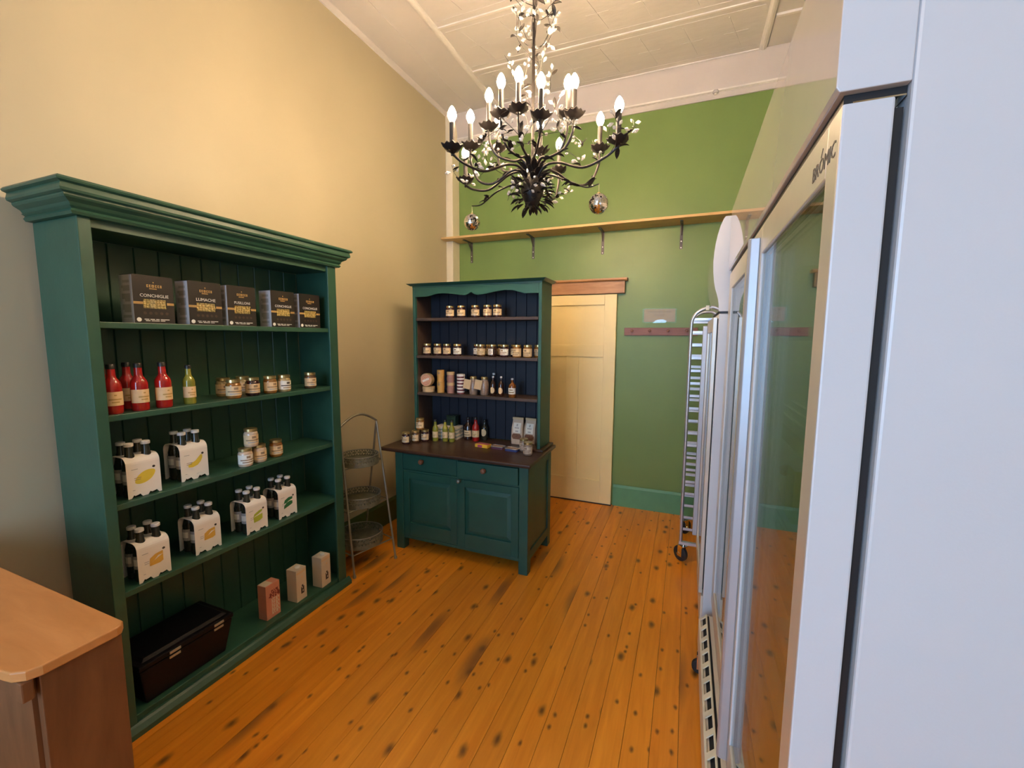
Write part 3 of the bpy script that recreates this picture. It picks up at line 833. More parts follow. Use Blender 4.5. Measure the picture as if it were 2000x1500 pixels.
# ------------------------------------------------------------------ double-door display fridge
def door_unit(parent, name_lab, x, y0, y1, z0, z1, handle_y, thick=0.055, s0=0.055, s1=0.055, top=0.075, bot=0.10, hz0=None):
    f = MB()
    f.box(x, x + thick, y0, y0 + s0, z0, z1).box(x, x + thick, y1 - s1, y1, z0, z1)
    f.box(x, x + thick, y0 + s0, y1 - s1, z1 - top, z1).box(x, x + thick, y0 + s0, y1 - s1, z0, z0 + bot)
    dd = f.build('door', [M['fr_alu'], M['fr_white']], parent, bevel=0.003)
    for p in dd.data.polygons:                      # edges of the door are white coated, its face anodised
        if abs(p.normal.y) > 0.5: p.material_index = 1
    MB().box(x + 0.006, x + 0.012, y0 + s0, y1 - s1, z0 + bot, z1 - top).build('glass_pane', M['glass'], dd)
    MB().box(x + 0.028, x + 0.034, y0 + s0, y1 - s1, z0 + bot, z1 - top).build('glass_pane', M['glass'], dd)
    g = MB(); e = 0.006
    g.box(x + 0.0125, x + 0.02, y0 + s0, y0 + s0 + e, z0 + bot, z1 - top).box(x + 0.0125, x + 0.02, y1 - s1 - e, y1 - s1, z0 + bot, z1 - top)
    g.box(x + 0.0125, x + 0.02, y0 + s0 + e, y1 - s1 - e, z1 - top - e, z1 - top).box(x + 0.0125, x + 0.02, y0 + s0 + e, y1 - s1 - e, z0 + bot, z0 + bot + e)
    g.build('glazing_bead', M['gasket'], dd)
    ga = MB()
    ga.box(x + thick, x + thick + 0.012, y0 + 0.012, y0 + 0.03, z0 + 0.01, z1 - 0.01).box(x + thick, x + thick + 0.012, y1 - 0.03, y1 - 0.012, z0 + 0.01, z1 - 0.01)
    ga.box(x + thick, x + thick + 0.012, y0 + 0.03, y1 - 0.03, z1 - 0.03, z1 - 0.01).box(x + thick, x + thick + 0.012, y0 + 0.03, y1 - 0.03, z0 + 0.01, z0 + 0.03)
    ga.build('gasket', M['gasket'], dd)
    if handle_y:
        ya, yb = handle_y
        h = MB().prism([(x - 0.0002, ya), (x - 0.022, ya + 0.004), (x - 0.028, ya + 0.012), (x - 0.026, yb - 0.004), (x - 0.020, yb), (x - 0.0002, yb)], 'z', hz0 if hz0 else z0 + 0.02, z1 - 0.028)
        h.build('handle', M['fr_handle'], dd, bevel=0.002)
    return dd

f1 = thing('display_fridge', 'large white double-door glass display fridge nearest on the right', 'fridge', (0.58, 1.48, 0), world=True)
W = M['fr_white']
FX, FY0, FY1 = 0.170, 0.700, 2.262
cbx = 0.240                                         # cabinet front plane
MB().box(cbx, 0.945, FY0, FY0 + 0.045, 0.245, 2.188).build('side_panel', W, f1, bevel=0.004)
MB().box(cbx, 0.945, FY1 - 0.045, FY1, 0.245, 2.188).build('side_panel', W, f1, bevel=0.004)
MB().box(0.905, 0.945, FY0 + 0.0455, FY1 - 0.0455, 0.245, 2.188).build('back_panel', M['fr_in'], f1)
MB().box(cbx, 0.9045, FY0 + 0.0455, FY1 - 0.0455, 1.915, 2.188).build('top_housing', W, f1)
MB().box(cbx, 0.9045, FY0 + 0.0455, FY1 - 0.0455, 0.245, 0.315).build('floor_housing', M['fr_in'], f1)
MB().box(cbx, cbx + 0.03, 1.385 + 0.065, 1.385 + 0.135, 0.3155, 1.9145).build('centre_post', M['fr_in'], f1)
# header light box with rounded leading edge
hd = MB().prism([(FX - 0.004, 1.915), (cbx - 0.0006, 1.915), (cbx - 0.0006, 2.188), (FX - 0.004, 2.188), (FX - 0.008, 2.182), (FX - 0.008, 1.921)], 'y', FY0 + 0.0005, FY1).build('header', [M['fr_header'], W], f1, bevel=0.0015)
for p in hd.data.polygons:
    if abs(p.normal.y) > 0.5: p.material_index = 1
MB().box(FX + 0.004, cbx - 0.001, FY0 + 0.012, FY1 - 0.01, 1.9025, 1.9145).build('joint_seal', M['gasket'], f1)  # black filler painting the shade in the gap below the header
d1 = door_unit(f1, 'near', FX, FY0, 1.462, 0.300, 1.900, (1.352, 1.392), s1=0.138, hz0=0.315)
d2 = door_unit(f1, 'far', FX, 1.468, FY1, 0.300, 1.900, None, s0=0.20, s1=0.105)
# hinge block at the top of the near door
MB().box(FX + 0.012, cbx - 0.004, FY0 + 0.004, FY0 + 0.06, 1.9003, 1.9022).build('hinge', M['chrome'], d1)
bro = text_mesh('BROMIC', 0.031, M['ink'], 0.0003)
o = put('lettering', bro, d1)
o.location = (FX - 0.0004 - f1.location.x, 0.770 - f1.location.y, 1.842)
o.rotation_euler = (R(90), 0, R(-90))
acc = MB().prism([(0.7845, 1.865), (0.7825, 1.8646), (0.7755, 1.875), (0.7770, 1.876)], 'x', FX - 0.0007, FX - 0.0001)
acc.build('lettering_accent', M['ink'], d1)
# interior shelves with white price rails
for z in (0.72, 1.055, 1.335, 1.62):
    sh = MB()
    for k in range(12):
        xx = 0.29 + k * 0.05
        sh.box(xx, xx + 0.006, FY0 + 0.05, FY1 - 0.05, z - 0.006, z)
    sho = sh.build('wire_shelf', M['fr_rail'], f1)
    MB().box(0.272, 0.278, FY0 + 0.05, FY1 - 0.05, z - 0.022, z + 0.012).build('price_rail', M['fr_rail'], f1)
for y in (FY0 + 0.052, FY1 - 0.062):
    MB().box(0.262, 0.270, y, y + 0.010, 0.36, 1.88).build('led_strip', M['led'], f1)  # glowing strips added to lighten the view through the door glass
# base: sloping vent grille, plinth and feet
gx0, gz0, gx1, gz1 = 0.118, 0.222, 0.150, 0.256
ga0, ga1 = 0.76, 2.205
slope = Vector((gx1 - gx0, 0, gz1 - gz0))
nsl = 17
gm = MB()
def gpt(u, y, t=0.0):
    return (gx0 + slope.x * u - 0.72 * t, y, gz0 + slope.z * u + 0.69 * t)
def gbox(u0, u1, y0, y1):
    gm.hexa([gpt(u0, y0, -0.004), gpt(u1, y0, -0.004), gpt(u1, y1, -0.004), gpt(u0, y1, -0.004)], [gpt(u0, y0), gpt(u1, y0), gpt(u1, y1), gpt(u0, y1)])
gbox(0.0, 0.16, ga0, ga1); gbox(0.84, 1.0, ga0, ga1)
pitch = (ga1 - ga0) / nsl
for k in range(nsl + 1):
    y = ga0 + k * pitch
    gbox(0.16, 0.84, max(ga0, y - 0.013), min(ga1, y + 0.013))
gm.build('vent_grille', M['grille'], f1)
MB().hexa([gpt(0, ga0, -0.02), gpt(1, ga0, -0.02), gpt(1, ga1, -0.02), gpt(0, ga1, -0.02)], [gpt(0, ga0, -0.012), gpt(1, ga0, -0.012), gpt(1, ga1, -0.012), gpt(0, ga1, -0.012)]).build('vent_backing', M['gasket'], f1)  # black plate as painted shade behind the slots
MB().box(0.116, 0.90, FY0 + 0.03, FY1 - 0.05, 0.100, 0.221).build('plinth', M['plinth'], f1, bevel=0.003)
MB().box(0.160, 0.90, FY0 + 0.03, FY1 - 0.05, 0.2215, 0.2445).build('base_tray', M['plinth'], f1)
for (x, y) in ((0.145, 0.80), (0.145, 1.50), (0.145, 2.12), (0.85, 0.80), (0.85, 2.12)):
    c = MB().lathe([(0.0, -0.012), (0.032, -0.012), (0.036, -0.008), (0.036, 0.008), (0.032, 0.012), (0.0, 0.012)], 18)
    c.v = [(x - 0.018 + vx, y + vz, 0.0365 + vy) for vx, vy, vz in c.v]
    cw = c.build('castor', M['rubber'], f1, smooth=True)
    MB().box(x - 0.032, x + 0.002, y - 0.019, y - 0.0125, 0.03, 0.0995).box(x - 0.032, x + 0.002, y + 0.0125, y + 0.019, 0.03, 0.0995).build('fork', M['chrome'], cw)

# products on the fridge shelf
def simple_thing(name, label, cat, loc, group=None): return thing(name, label, cat, loc, 0, group)
t = simple_thing('food_carton', 'pale yellow-green carton inside the fridge behind the near door', 'carton', (0.345, 1.50, 1.0555))
MB().box(-0.035, 0.035, -0.05, 0.05, 0, 0.16).build('carton_body', M['yellow_pack'], t, bevel=0.002)
MB().prism([(-0.035, 0.1605), (0.035, 0.1605), (0.004, 0.185), (-0.004, 0.185)], 'y', -0.05, 0.05).build('gable_top', M['milk'], t)
t = simple_thing('sauce_tub', 'round tub with red lid inside the fridge behind the yellow-green carton', 'tub', (0.352, 1.64, 1.0555))
MB().lathe([(0.036, 0), (0.042, 0.09), (0.042, 0.10)], 20).build('tub', M['milk'], t, smooth=True)
MB().lathe([(0.045, 0.1005), (0.045, 0.118), (0.04, 0.121)], 20).build('lid', M['red_pack'], t, smooth=True)
t = simple_thing('milk_bottle', 'white plastic bottle inside the fridge near the door edge', 'bottle', (0.345, 1.33, 1.0555))
MB().lathe([(0.04, 0), (0.042, 0.01), (0.042, 0.13), (0.02, 0.17), (0.017, 0.19)], 20).build('bottle_body', M['milk'], t, smooth=True)
MB().lathe([(0.019, 0.1905), (0.019, 0.208)], 16).build('cap', M['red_pack'], t, smooth=True)

# ------------------------------------------------------------------ second fridge with bulging header
f2 = thing('upright_fridge', 'narrower white upright fridge with bulging header behind the display fridge', 'fridge', (0.5, 2.61, 0), world=True)
GY0, GY1 = 2.300, 2.920
MB().box(0.135, 0.88, GY0, GY1, 0.10, 1.722).build('cabinet', W, f2, bevel=0.004)
pts = [(0.88, 1.733), (0.133, 1.733), (0.131, 1.765)] + [(0.127, 1.79), (0.120, 1.815), (0.112, 1.84), (0.105, 1.875), (0.100, 1.92), (0.098, 1.965), (0.100, 2.01), (0.104, 2.05), (0.111, 2.09), (0.121, 2.13), (0.133, 2.16), (0.141, 2.171), (0.88, 2.171)]
h2 = MB().prism(pts, 'y', GY0, GY1).build('header', [M['fr_header'], W], f2, smooth=True)
for p in h2.data.polygons:
    if abs(p.normal.y) > 0.5: p.material_index = 1
MB().box(0.140, 0.87, GY0 + 0.004, GY1 - 0.004, 1.7225, 1.7325).build('joint_seal', M['gasket'], f2)  # shade between cabinet and header, drawn as a black strip
f = MB()
x0, x1, s = 0.112, 0.130, 0.05
f.box(x0, x1, GY0 + 0.01, GY0 + 0.06, 0.30, 1.705).box(x0, x1, GY1 - 0.06, GY1, 0.30, 1.705).box(x0, x1, GY0 + 0.06, GY1 - 0.06, 1.635, 1.705).box(x0, x1, GY0 + 0.06, GY1 - 0.06, 0.30, 0.38)
dd = f.build('door', M['fr_alu'], f2, bevel=0.002)
MB().box(x0 + 0.006, x0 + 0.011, GY0 + 0.06, GY1 - 0.06, 0.38, 1.635).build('glass_pane', M['glass'], dd)
MB().box(0.086, x0 - 0.0005, GY1 - 0.05, GY1 - 0.015, 0.36, 1.68).build('handle', M['fr_handle'], dd, bevel=0.003)
MB().box(0.1305, 0.1345, GY0 + 0.03, GY1 - 0.02, 0.31, 1.70).build('gasket', M['gasket'], dd)
MB().box(0.125, 0.1345, GY0 + 0.01, GY1 - 0.01, 0.105, 0.285).build('kick_panel', M['plinth'], f2)
for (x, y) in ((0.18, 2.36), (0.18, 2.86), (0.83, 2.36), (0.83, 2.86)):
    MB().lathe([(0.024, 0), (0.024, 0.012), (0.012, 0.02), (0.012, 0.0995)], 14, x, y, 0).build('foot', M['rubber'], f2, smooth=True)

# ------------------------------------------------------------------ bakery tray rack
rk = thing('tray_rack', 'tall aluminium bakery tray rack on castors by the green wall', 'rack', (0.25, 3.45, 0), world=True)
rx0, rx1, ry0, ry1 = 0.022, 0.470, 3.215, 3.700
A = M['alu']
for y in (ry0, ry1):
    arch = [(rx0, y, 0.150), (rx0, y, 1.66)] + [(rx0 + 0.11 - 0.11 * math.cos(a), y, 1.70 + 0.11 * math.sin(a)) for a in [k * PI / 16 for k in range(1, 9)]]
    arch += [(rx1 - 0.11 + 0.11 * math.sin(a), y, 1.70 + 0.11 * math.cos(a)) for a in [k * PI / 16 for k in range(0, 8)]] + [(rx1, y, 1.66), (rx1, y, 0.150)]
    MB().tube(arch, 0.0115, 10).build('side_frame', A, rk, smooth=True)
    for k in range(18):
        z = 0.235 + k * 0.0875
        b = MB()
        yy = y + (0.012 if y == ry0 else -0.012)
        b.box(rx0, rx1, min(y, yy) - 0.002, max(y, yy) + 0.002, z, z + 0.003).box(rx0, rx1, y - 0.002, y + 0.002, z, z + 0.020)
        b.build('tray_runner', A, rk)
for x in (rx0, rx1):
    for z in (0.155, 0.9, 1.60):
        MB().tube([(x, ry0, z), (x, ry1, z)], 0.010, 8).build('cross_tube', A, rk, smooth=True)
for y in (ry0, ry1):
    MB().box(rx0 - 0.012, rx1 + 0.012, y - 0.013, y + 0.013, 0.132, 0.152).build('base_rail', A, rk)
for (x, y, th) in ((rx0 + 0.02, ry0, R(48)), (rx1 - 0.02, ry0, R(15)), (rx0 + 0.02, ry1, R(-40)), (rx1 - 0.02, ry1, R(70))):
    ct_, st_ = math.cos(th), math.sin(th)
    def turn(lst): return [(x + vx * ct_ - vy * st_, y + vx * st_ + vy * ct_, vz) for vx, vy, vz in lst]
    w = MB().lathe([(0.0, -0.015), (0.048, -0.015), (0.056, -0.010), (0.056, 0.010), (0.048, 0.015), (0.0, 0.015)], 20)
    w.v = turn([(vz, 0.022 + vx, 0.0563 + vy) for vx, vy, vz in w.v])
    wo = w.build('castor_wheel', M['rubber'], rk, smooth=True)
    hb_ = MB().lathe([(0.0, -0.027), (0.012, -0.027), (0.014, -0.024), (0.014, 0.024), (0.012, 0.027), (0.0, 0.027)], 12)
    hb_.v = turn([(vz, 0.022 + vx, 0.0563 + vy) for vx, vy, vz in hb_.v])
    hb_.build('axle', M['chrome'], wo, smooth=True)
    fk = MB().box(-0.024, -0.0165, -0.006, 0.03, 0.04, 0.116).box(0.0165, 0.024, -0.006, 0.03, 0.04, 0.116).box(-0.024, 0.024, -0.022, 0.03, 0.116, 0.121)
    fk.v = turn(fk.v)
    fk.build('fork', M['chrome'], wo)
    MB().lathe([(0.010, 0.1212), (0.010, 0.1318)], 10, x, y, 0).build('stem', M['chrome'], wo, smooth=True)
tp = MB().box(rx0 + 0.085, rx0 + 0.105, ry0 - 0.0135, ry0 + 0.0135, 1.795, 1.825).build('cloth_tie', M['milk'], rk)
# ------------------------------------------------------------------ chandelier
CX, CY = -0.725, 2.040
ch = thing('chandelier', 'black iron branch chandelier with candle bulbs, leaves and crystal drops', 'chandelier', (CX, CY, 2.20))
OFF = Vector((CX, CY, 2.20))
def loc(p): return Vector(p) - OFF
I = M['iron']
MB().tube([(0, 0, 0.12), (0, 0, 1.58)], 0.0075, 10).build('stem', M['galv_leg'] if False else I, ch, smooth=True)
MB().lathe([(0.0, 1.560), (0.05, 1.562), (0.062, 1.585), (0.065, 1.60), (0.065, 1.618)], 24).build('ceiling_rose', I, ch, smooth=True)
# bowl-shaped hub
MB().lathe([(0.0, 0.03), (0.018, 0.032), (0.034, 0.05), (0.052, 0.085), (0.056, 0.11), (0.046, 0.14), (0.026, 0.17), (0.022, 0.20), (0.034, 0.225), (0.030, 0.24), (0.012, 0.25), (0.0, 0.25)], 20).build('hub', I, ch, smooth=True)
# leaf and crystal shapes (shared)
def leaf_mesh(l, w, fold):
    mb = MB(); n = 5
    mid, lf, rg = [], [], []
    for k in range(n + 1):
        t = k / n; ww = w * math.sin(PI * min(1, t * 0.92 + 0.06)) ** 0.8 if 0 < k < n else 0.0004
        z = 0.18 * l * math.sin(t * 2.2) * fold
        mid.append((t * l, 0, z)); lf.append((t * l, ww, z + ww * 0.35)); rg.append((t * l, -ww, z + ww * 0.35))
    mb.v = mid + lf + rg
    th = 0.0012
    m2 = [(x, y, z - th) for x, y, z in mb.v]; k0 = len(mb.v); mb.v += m2
    for k in range(n):
        a, b = k, k + 1
        L0 = n + 1; R0 = 2 * (n + 1)
        for q in ((a, b, L0 + b, L0 + a), (a, R0 + a, R0 + b, b)):
            mb.face(q); mb.face([k0 + i for i in reversed(q)])
        mb.face((L0 + a, L0 + b, k0 + L0 + b, k0 + L0 + a)); mb.face((R0 + b, R0 + a, k0 + R0 + a, k0 + R0 + b))
    return mb.mesh('leaf', I, smooth=True)
LEAF = [leaf_mesh(0.048, 0.0100, 1.0), leaf_mesh(0.038, 0.0092, -0.6), leaf_mesh(0.060, 0.0125, 0.6)]
def crystal_mesh(l, r):
    mb = MB()
    mb.lathe([(0.0, 0.0), (r * 0.55, l * 0.25), (r, l * 0.55), (r * 0.5, l * 0.85), (0.0, l)], 6)
    cm = mb.mesh('crystal', M['crystal'])
    return cm
CRY = [crystal_mesh(0.028, 0.0076), crystal_mesh(0.021, 0.0066)]
CAP = MB().lathe([(0.0, -0.004), (0.0042, -0.002), (0.005, 0.003), (0.0035, 0.006)], 6).mesh('crystal_cap', I)
rng = random.Random(11)
def orient(d):
    return Vector(d).to_track_quat('X', 'Z').to_euler()
def orient_z(d):
    return Vector(d).to_track_quat('Z', 'Y').to_euler()
def twig(parent, pts, ncry, nleaf, r=0.0016):
    """a thin curling stem with leaves and crystal drops set along it"""
    sp = spline(pts, 5)
    tw = MB().tube(sp, [r * (1 - 0.5 * k / len(sp)) for k in range(len(sp))], 5).build('twig', I, parent, smooth=True)
    for k in range(ncry):
        t = 0.35 + 0.65 * (k + rng.random() * 0.6) / max(1, ncry)
        i = min(len(sp) - 1, int(t * (len(sp) - 1)))
        d = Vector((rng.uniform(-1, 1), rng.uniform(-1, 1), rng.uniform(-0.5, 1.0))).normalized()
        base = sp[i] + d * rng.uniform(0.006, 0.016)
        c = put('crystal', rng.choice(CRY), tw, base, orient_z(d))
        s_ = rng.uniform(0.85, 1.2); c.scale = (s_, s_, s_)
    for k in range(nleaf):
        i = rng.randrange(len(sp) // 4, len(sp))
        d = Vector((rng.uniform(-1, 1), rng.uniform(-1, 1), rng.uniform(-0.4, 0.7))).normalized()
        put('leaf', rng.choice(LEAF[:2]), tw, sp[i], orient(d))
    return tw

BULB_ME = MB().lathe([(0.0085, -0.030), (0.012, -0.024), (0.0180, -0.011), (0.0195, -0.002), (0.0175, 0.010), (0.0115, 0.024), (0.0045, 0.034), (0.0, 0.037)], 12).mesh('bulb', M['bulb'], smooth=True)
SLEEVE_ME = MB().lathe([(0.0115, -0.122), (0.0115, -0.034), (0.009, -0.031), (0.009, -0.0302)], 12).mesh('candle_sleeve', M['sleeve'], smooth=True)
def pan_mesh():
    mb = MB(); n = 20
    for j, (r0, z) in enumerate([(0.009, -0.152), (0.018, -0.148), (0.034, -0.140), (0.043, -0.127), (0.045, -0.131), (0.034, -0.144), (0.015, -0.155)]):
        for i in range(n):
            a = 2 * PI * i / n
            wob = 1 + (0.10 * math.cos(5 * a) + 0.05 * math.cos(10 * a)) * (r0 > 0.02)
            zz = z + (0.004 * math.cos(10 * a) if r0 > 0.034 else 0)
            mb.v.append((r0 * wob * math.cos(a), r0 * wob * math.sin(a), zz))
    for j in range(6):
        for i in range(n):
            i2 = (i + 1) % n
            mb.face((j * n + i, j * n + i2, (j + 1) * n + i2, (j + 1) * n + i))
    for i in range(n):
        i2 = (i + 1) % n
        mb.face((6 * n + i, 6 * n + i2, i2, i))
    return mb.mesh('drip_pan', I, smooth=True)
PAN_ME = pan_mesh()
BULBS = [(-0.999, 1.754, 2.57, 0), (-1.039, 2.006, 2.68, 0), (-1.132, 2.126, 2.57, 0), (-0.879, 2.414, 2.57, 0), (-0.715, 2.456, 2.68, 0),
         (-0.449, 2.260, 2.68, 0), (-0.308, 1.941, 2.57, 0),
         (-0.907, 1.939, 2.72, 1), (-0.810, 1.857, 2.72, 1), (-0.721, 1.841, 2.72, 1), (-0.618, 1.835, 2.672, 1), (-0.545, 1.998, 2.735, 1),
         (-0.510, 1.974, 2.72, 1), (-0.768, 2.279, 2.72, 1), (-0.961, 2.168, 2.72, 1)]
for (bx, by_, bz, tier) in BULBS:
    p = loc((bx, by_, bz))
    ang = math.atan2(p.y, p.x); rad = math.hypot(p.x, p.y)
    c, s = math.cos(ang), math.sin(ang)
    zp = p.z - 0.150
    zr = 0.165 if tier == 0 else 0.225
    prof = [(0.020, zr - 0.03), (0.06, zr + 0.035), (0.28 * rad + 0.02, zr + 0.040), (0.62 * rad, zr - 0.008), (0.86 * rad, zr + 0.010), (0.985 * rad, (zr + zp) / 2 + 0.01), (rad, zp - 0.02), (rad, zp + 0.002)]
    if tier == 1:
        prof = [(0.018, zr - 0.02), (0.05, zr + 0.02), (0.45 * rad, zr + 0.012), (0.80 * rad, zr + 0.030), (0.97 * rad, (zr + zp) / 2 + 0.01), (rad, zp - 0.02), (rad, zp + 0.002)]
    sp = spline([(r_ * c, r_ * s, z) for r_, z in prof], 6)
    arm = MB().tube(sp, 0.0060, 8).build('arm', I, ch, smooth=True)
    put('candle_sleeve', SLEEVE_ME, arm, p)
    put('drip_pan', PAN_ME, arm, p, (0, 0, rng.uniform(0, 6)))
    put('bulb', BULB_ME, arm, p)
    # leaves clasping the arm
    for k in range(4):
        i = rng.randrange(6, len(sp) - 2)
        tng = (sp[i + 1] - sp[i]).normalized()
        d = (tng + Vector((rng.uniform(-.8, .8), rng.uniform(-.8, .8), rng.uniform(-.6, .8)))).normalized()
        put('leaf', rng.choice(LEAF), arm, sp[i], orient(d))
    # two twigs leaving the arm
    for side in (-1, 1):
        i = rng.randrange(len(sp) // 3, int(len(sp) * 0.75))
        b0 = sp[i]
        o1 = Vector((c, s, 0)) * rng.uniform(0.0, 0.05) + Vector((-s, c, 0)) * 0.03 * side
        up = rng.uniform(-0.03, 0.11)
        twig(ch, [b0, b0 + o1 + Vector((0, 0, up * 0.4)), b0 + o1 * 1.6 + Vector((-s, c, 0)) * 0.03 * side + Vector((0, 0, up)), b0 + o1 * 1.3 + Vector((-s, c, 0)) * 0.07 * side + Vector((0, 0, up * 1.5))], 5, 2)
# twigs up the stem, loose bunches at the top and over the upper tier
for k in range(13):
    z = 0.36 + k * 0.047
    a = k * 2.4
    dx, dy = math.cos(a), math.sin(a)
    ln = 0.10 + 0.055 * rng.random()
    twig(ch, [(0.006 * dx, 0.006 * dy, z), (ln * 0.35 * dx, ln * 0.35 * dy, z + 0.015), (ln * 0.75 * dx + 0.02 * dy, ln * 0.75 * dy - 0.02 * dx, z + 0.075),
              (ln * 0.9 * dx, ln * 0.9 * dy, z + 0.135), (ln * 1.1 * dx - 0.01 * dy, ln * 1.1 * dy + 0.01 * dx, z + 0.175)], 7, 2)
for k in range(4):
    a = k * PI / 2 + 0.5
    dx, dy = math.cos(a), math.sin(a)
    z = 0.74
    twig(ch, [(0.006 * dx, 0.006 * dy, z), (0.05 * dx, 0.05 * dy, z + 0.03), (0.075 * dx, 0.075 * dy, z + 0.10), (0.06 * dx, 0.06 * dy, z + 0.17), (0.10 * dx, 0.10 * dy, z + 0.215)], 7, 3)
# two bare lower branches that carry the mirror balls
BALLS = [(-1.126, 2.188, 2.231, 0.0440), (-0.398, 2.013, 2.203, 0.0440)]
TIPS = []
for (x, y, z, r) in BALLS:
    p = loc((x, y, 0)); ang = math.atan2(p.y, p.x); rad = math.hypot(p.x, p.y); c, s = math.cos(ang), math.sin(ang)
    tipz = z + r + 0.042 - 2.20
    sp = spline([(0.02 * c, 0.02 * s, 0.17), (0.09 * c, 0.09 * s, 0.165), (0.55 * rad * c, 0.55 * rad * s, tipz + 0.035), (0.82 * rad * c, 0.82 * rad * s, tipz - 0.006), (rad * c, rad * s, tipz)], 6)
    arm = MB().tube(sp, [0.0055 - 0.003 * k / len(sp) for k in range(len(sp))], 8).build('arm', I, ch, smooth=True)
    for k in range(6):
        i = rng.randrange(5, len(sp) - 1)
        put('leaf', rng.choice(LEAF), arm, sp[i], orient((rng.uniform(-1, 1), rng.uniform(-1, 1), rng.uniform(-.7, .5))))
    TIPS.append(sp[-1] + OFF)
# petals and leaves hugging the hub
for k in range(72):
    a = k * 2.39996; t = k / 72
    r0 = 0.034 + 0.024 * math.sin(PI * min(1, 0.25 + t * 0.8)); z = 0.035 + 0.17 * t
    d = Vector((math.cos(a), math.sin(a), -0.9 + 1.8 * t)).normalized()
    put('leaf', LEAF[2] if k % 3 else LEAF[0], ch, (r0 * math.cos(a), r0 * math.sin(a), z), orient(d))
for k in range(9):
    a = k * 0.698
    put('leaf', LEAF[0], ch, (0.014 * math.cos(a), 0.014 * math.sin(a), 0.035), orient((math.cos(a), math.sin(a), -1.3)))
for k in range(8):
    a = k * 0.785 + 0.3
    dx, dy = math.cos(a), math.sin(a)
    twig(ch, [(0.04 * dx, 0.04 * dy, 0.12), (0.075 * dx, 0.075 * dy, 0.135), (0.105 * dx, 0.105 * dy, 0.10), (0.12 * dx + 0.01 * dy, 0.12 * dy - 0.01 * dx, 0.065)], 3, 2)

# mirror balls hanging from the two lower branches
for (x, y, z, r), tip, lab in zip(BALLS, TIPS, ('small mirror ball hanging lower left of the chandelier', 'small mirror ball hanging lower right of the chandelier')):
    mbll = thing('mirror_ball', lab, 'mirror ball', (x, y, z), 0.3, 'mirror balls under the chandelier')
    core = MB().lathe([(max(0.0, (r - 0.0012) * math.sin(PI * k / 12)), -(r - 0.0012) * math.cos(PI * k / 12)) for k in range(13)], 24).build('core', M['gasket'], mbll, smooth=True)
    tl = MB(); nr = 18
    for j in range(nr):
        t0, t1 = PI * j / nr + 0.006, PI * (j + 1) / nr - 0.006
        n = max(4, int(round(2 * nr * math.sin(PI * (j + 0.5) / nr))))
        for i in range(n):
            a0, a1 = 2 * PI * i / n + 0.012, 2 * PI * (i + 1) / n - 0.012
            b = len(tl.v)
            for t_, a_ in ((t0, a0), (t1, a0), (t1, a1), (t0, a1)):
                tl.v.append((r * math.sin(t_) * math.cos(a_), r * math.sin(t_) * math.sin(a_), r * math.cos(t_)))
            tl.face((b, b + 1, b + 2, b + 3))
    to = tl.build('mirror_tiles', M['mirror'], mbll, fix=False); to['kind'] = 'stuff'
    MB().lathe([(0.007, r - 0.003), (0.007, r + 0.004), (0.003, r + 0.007)], 10).build('cap', M['brass'], mbll)
    MB().tube([(0, 0, r + 0.006), (0, 0, tip.z - z)], 0.0010, 5).build('thread', M['string'], mbll)
# ------------------------------------------------------------------ goods on the bookcase
LB = ["000000000000", "000001100000", "000001100000", "000000000000", "001111111100", "000000000000", "000222222000", "000000000000"]
def put_text(me, parent, loc_, rot):
    return put('lettering', me, parent, loc_, rot)

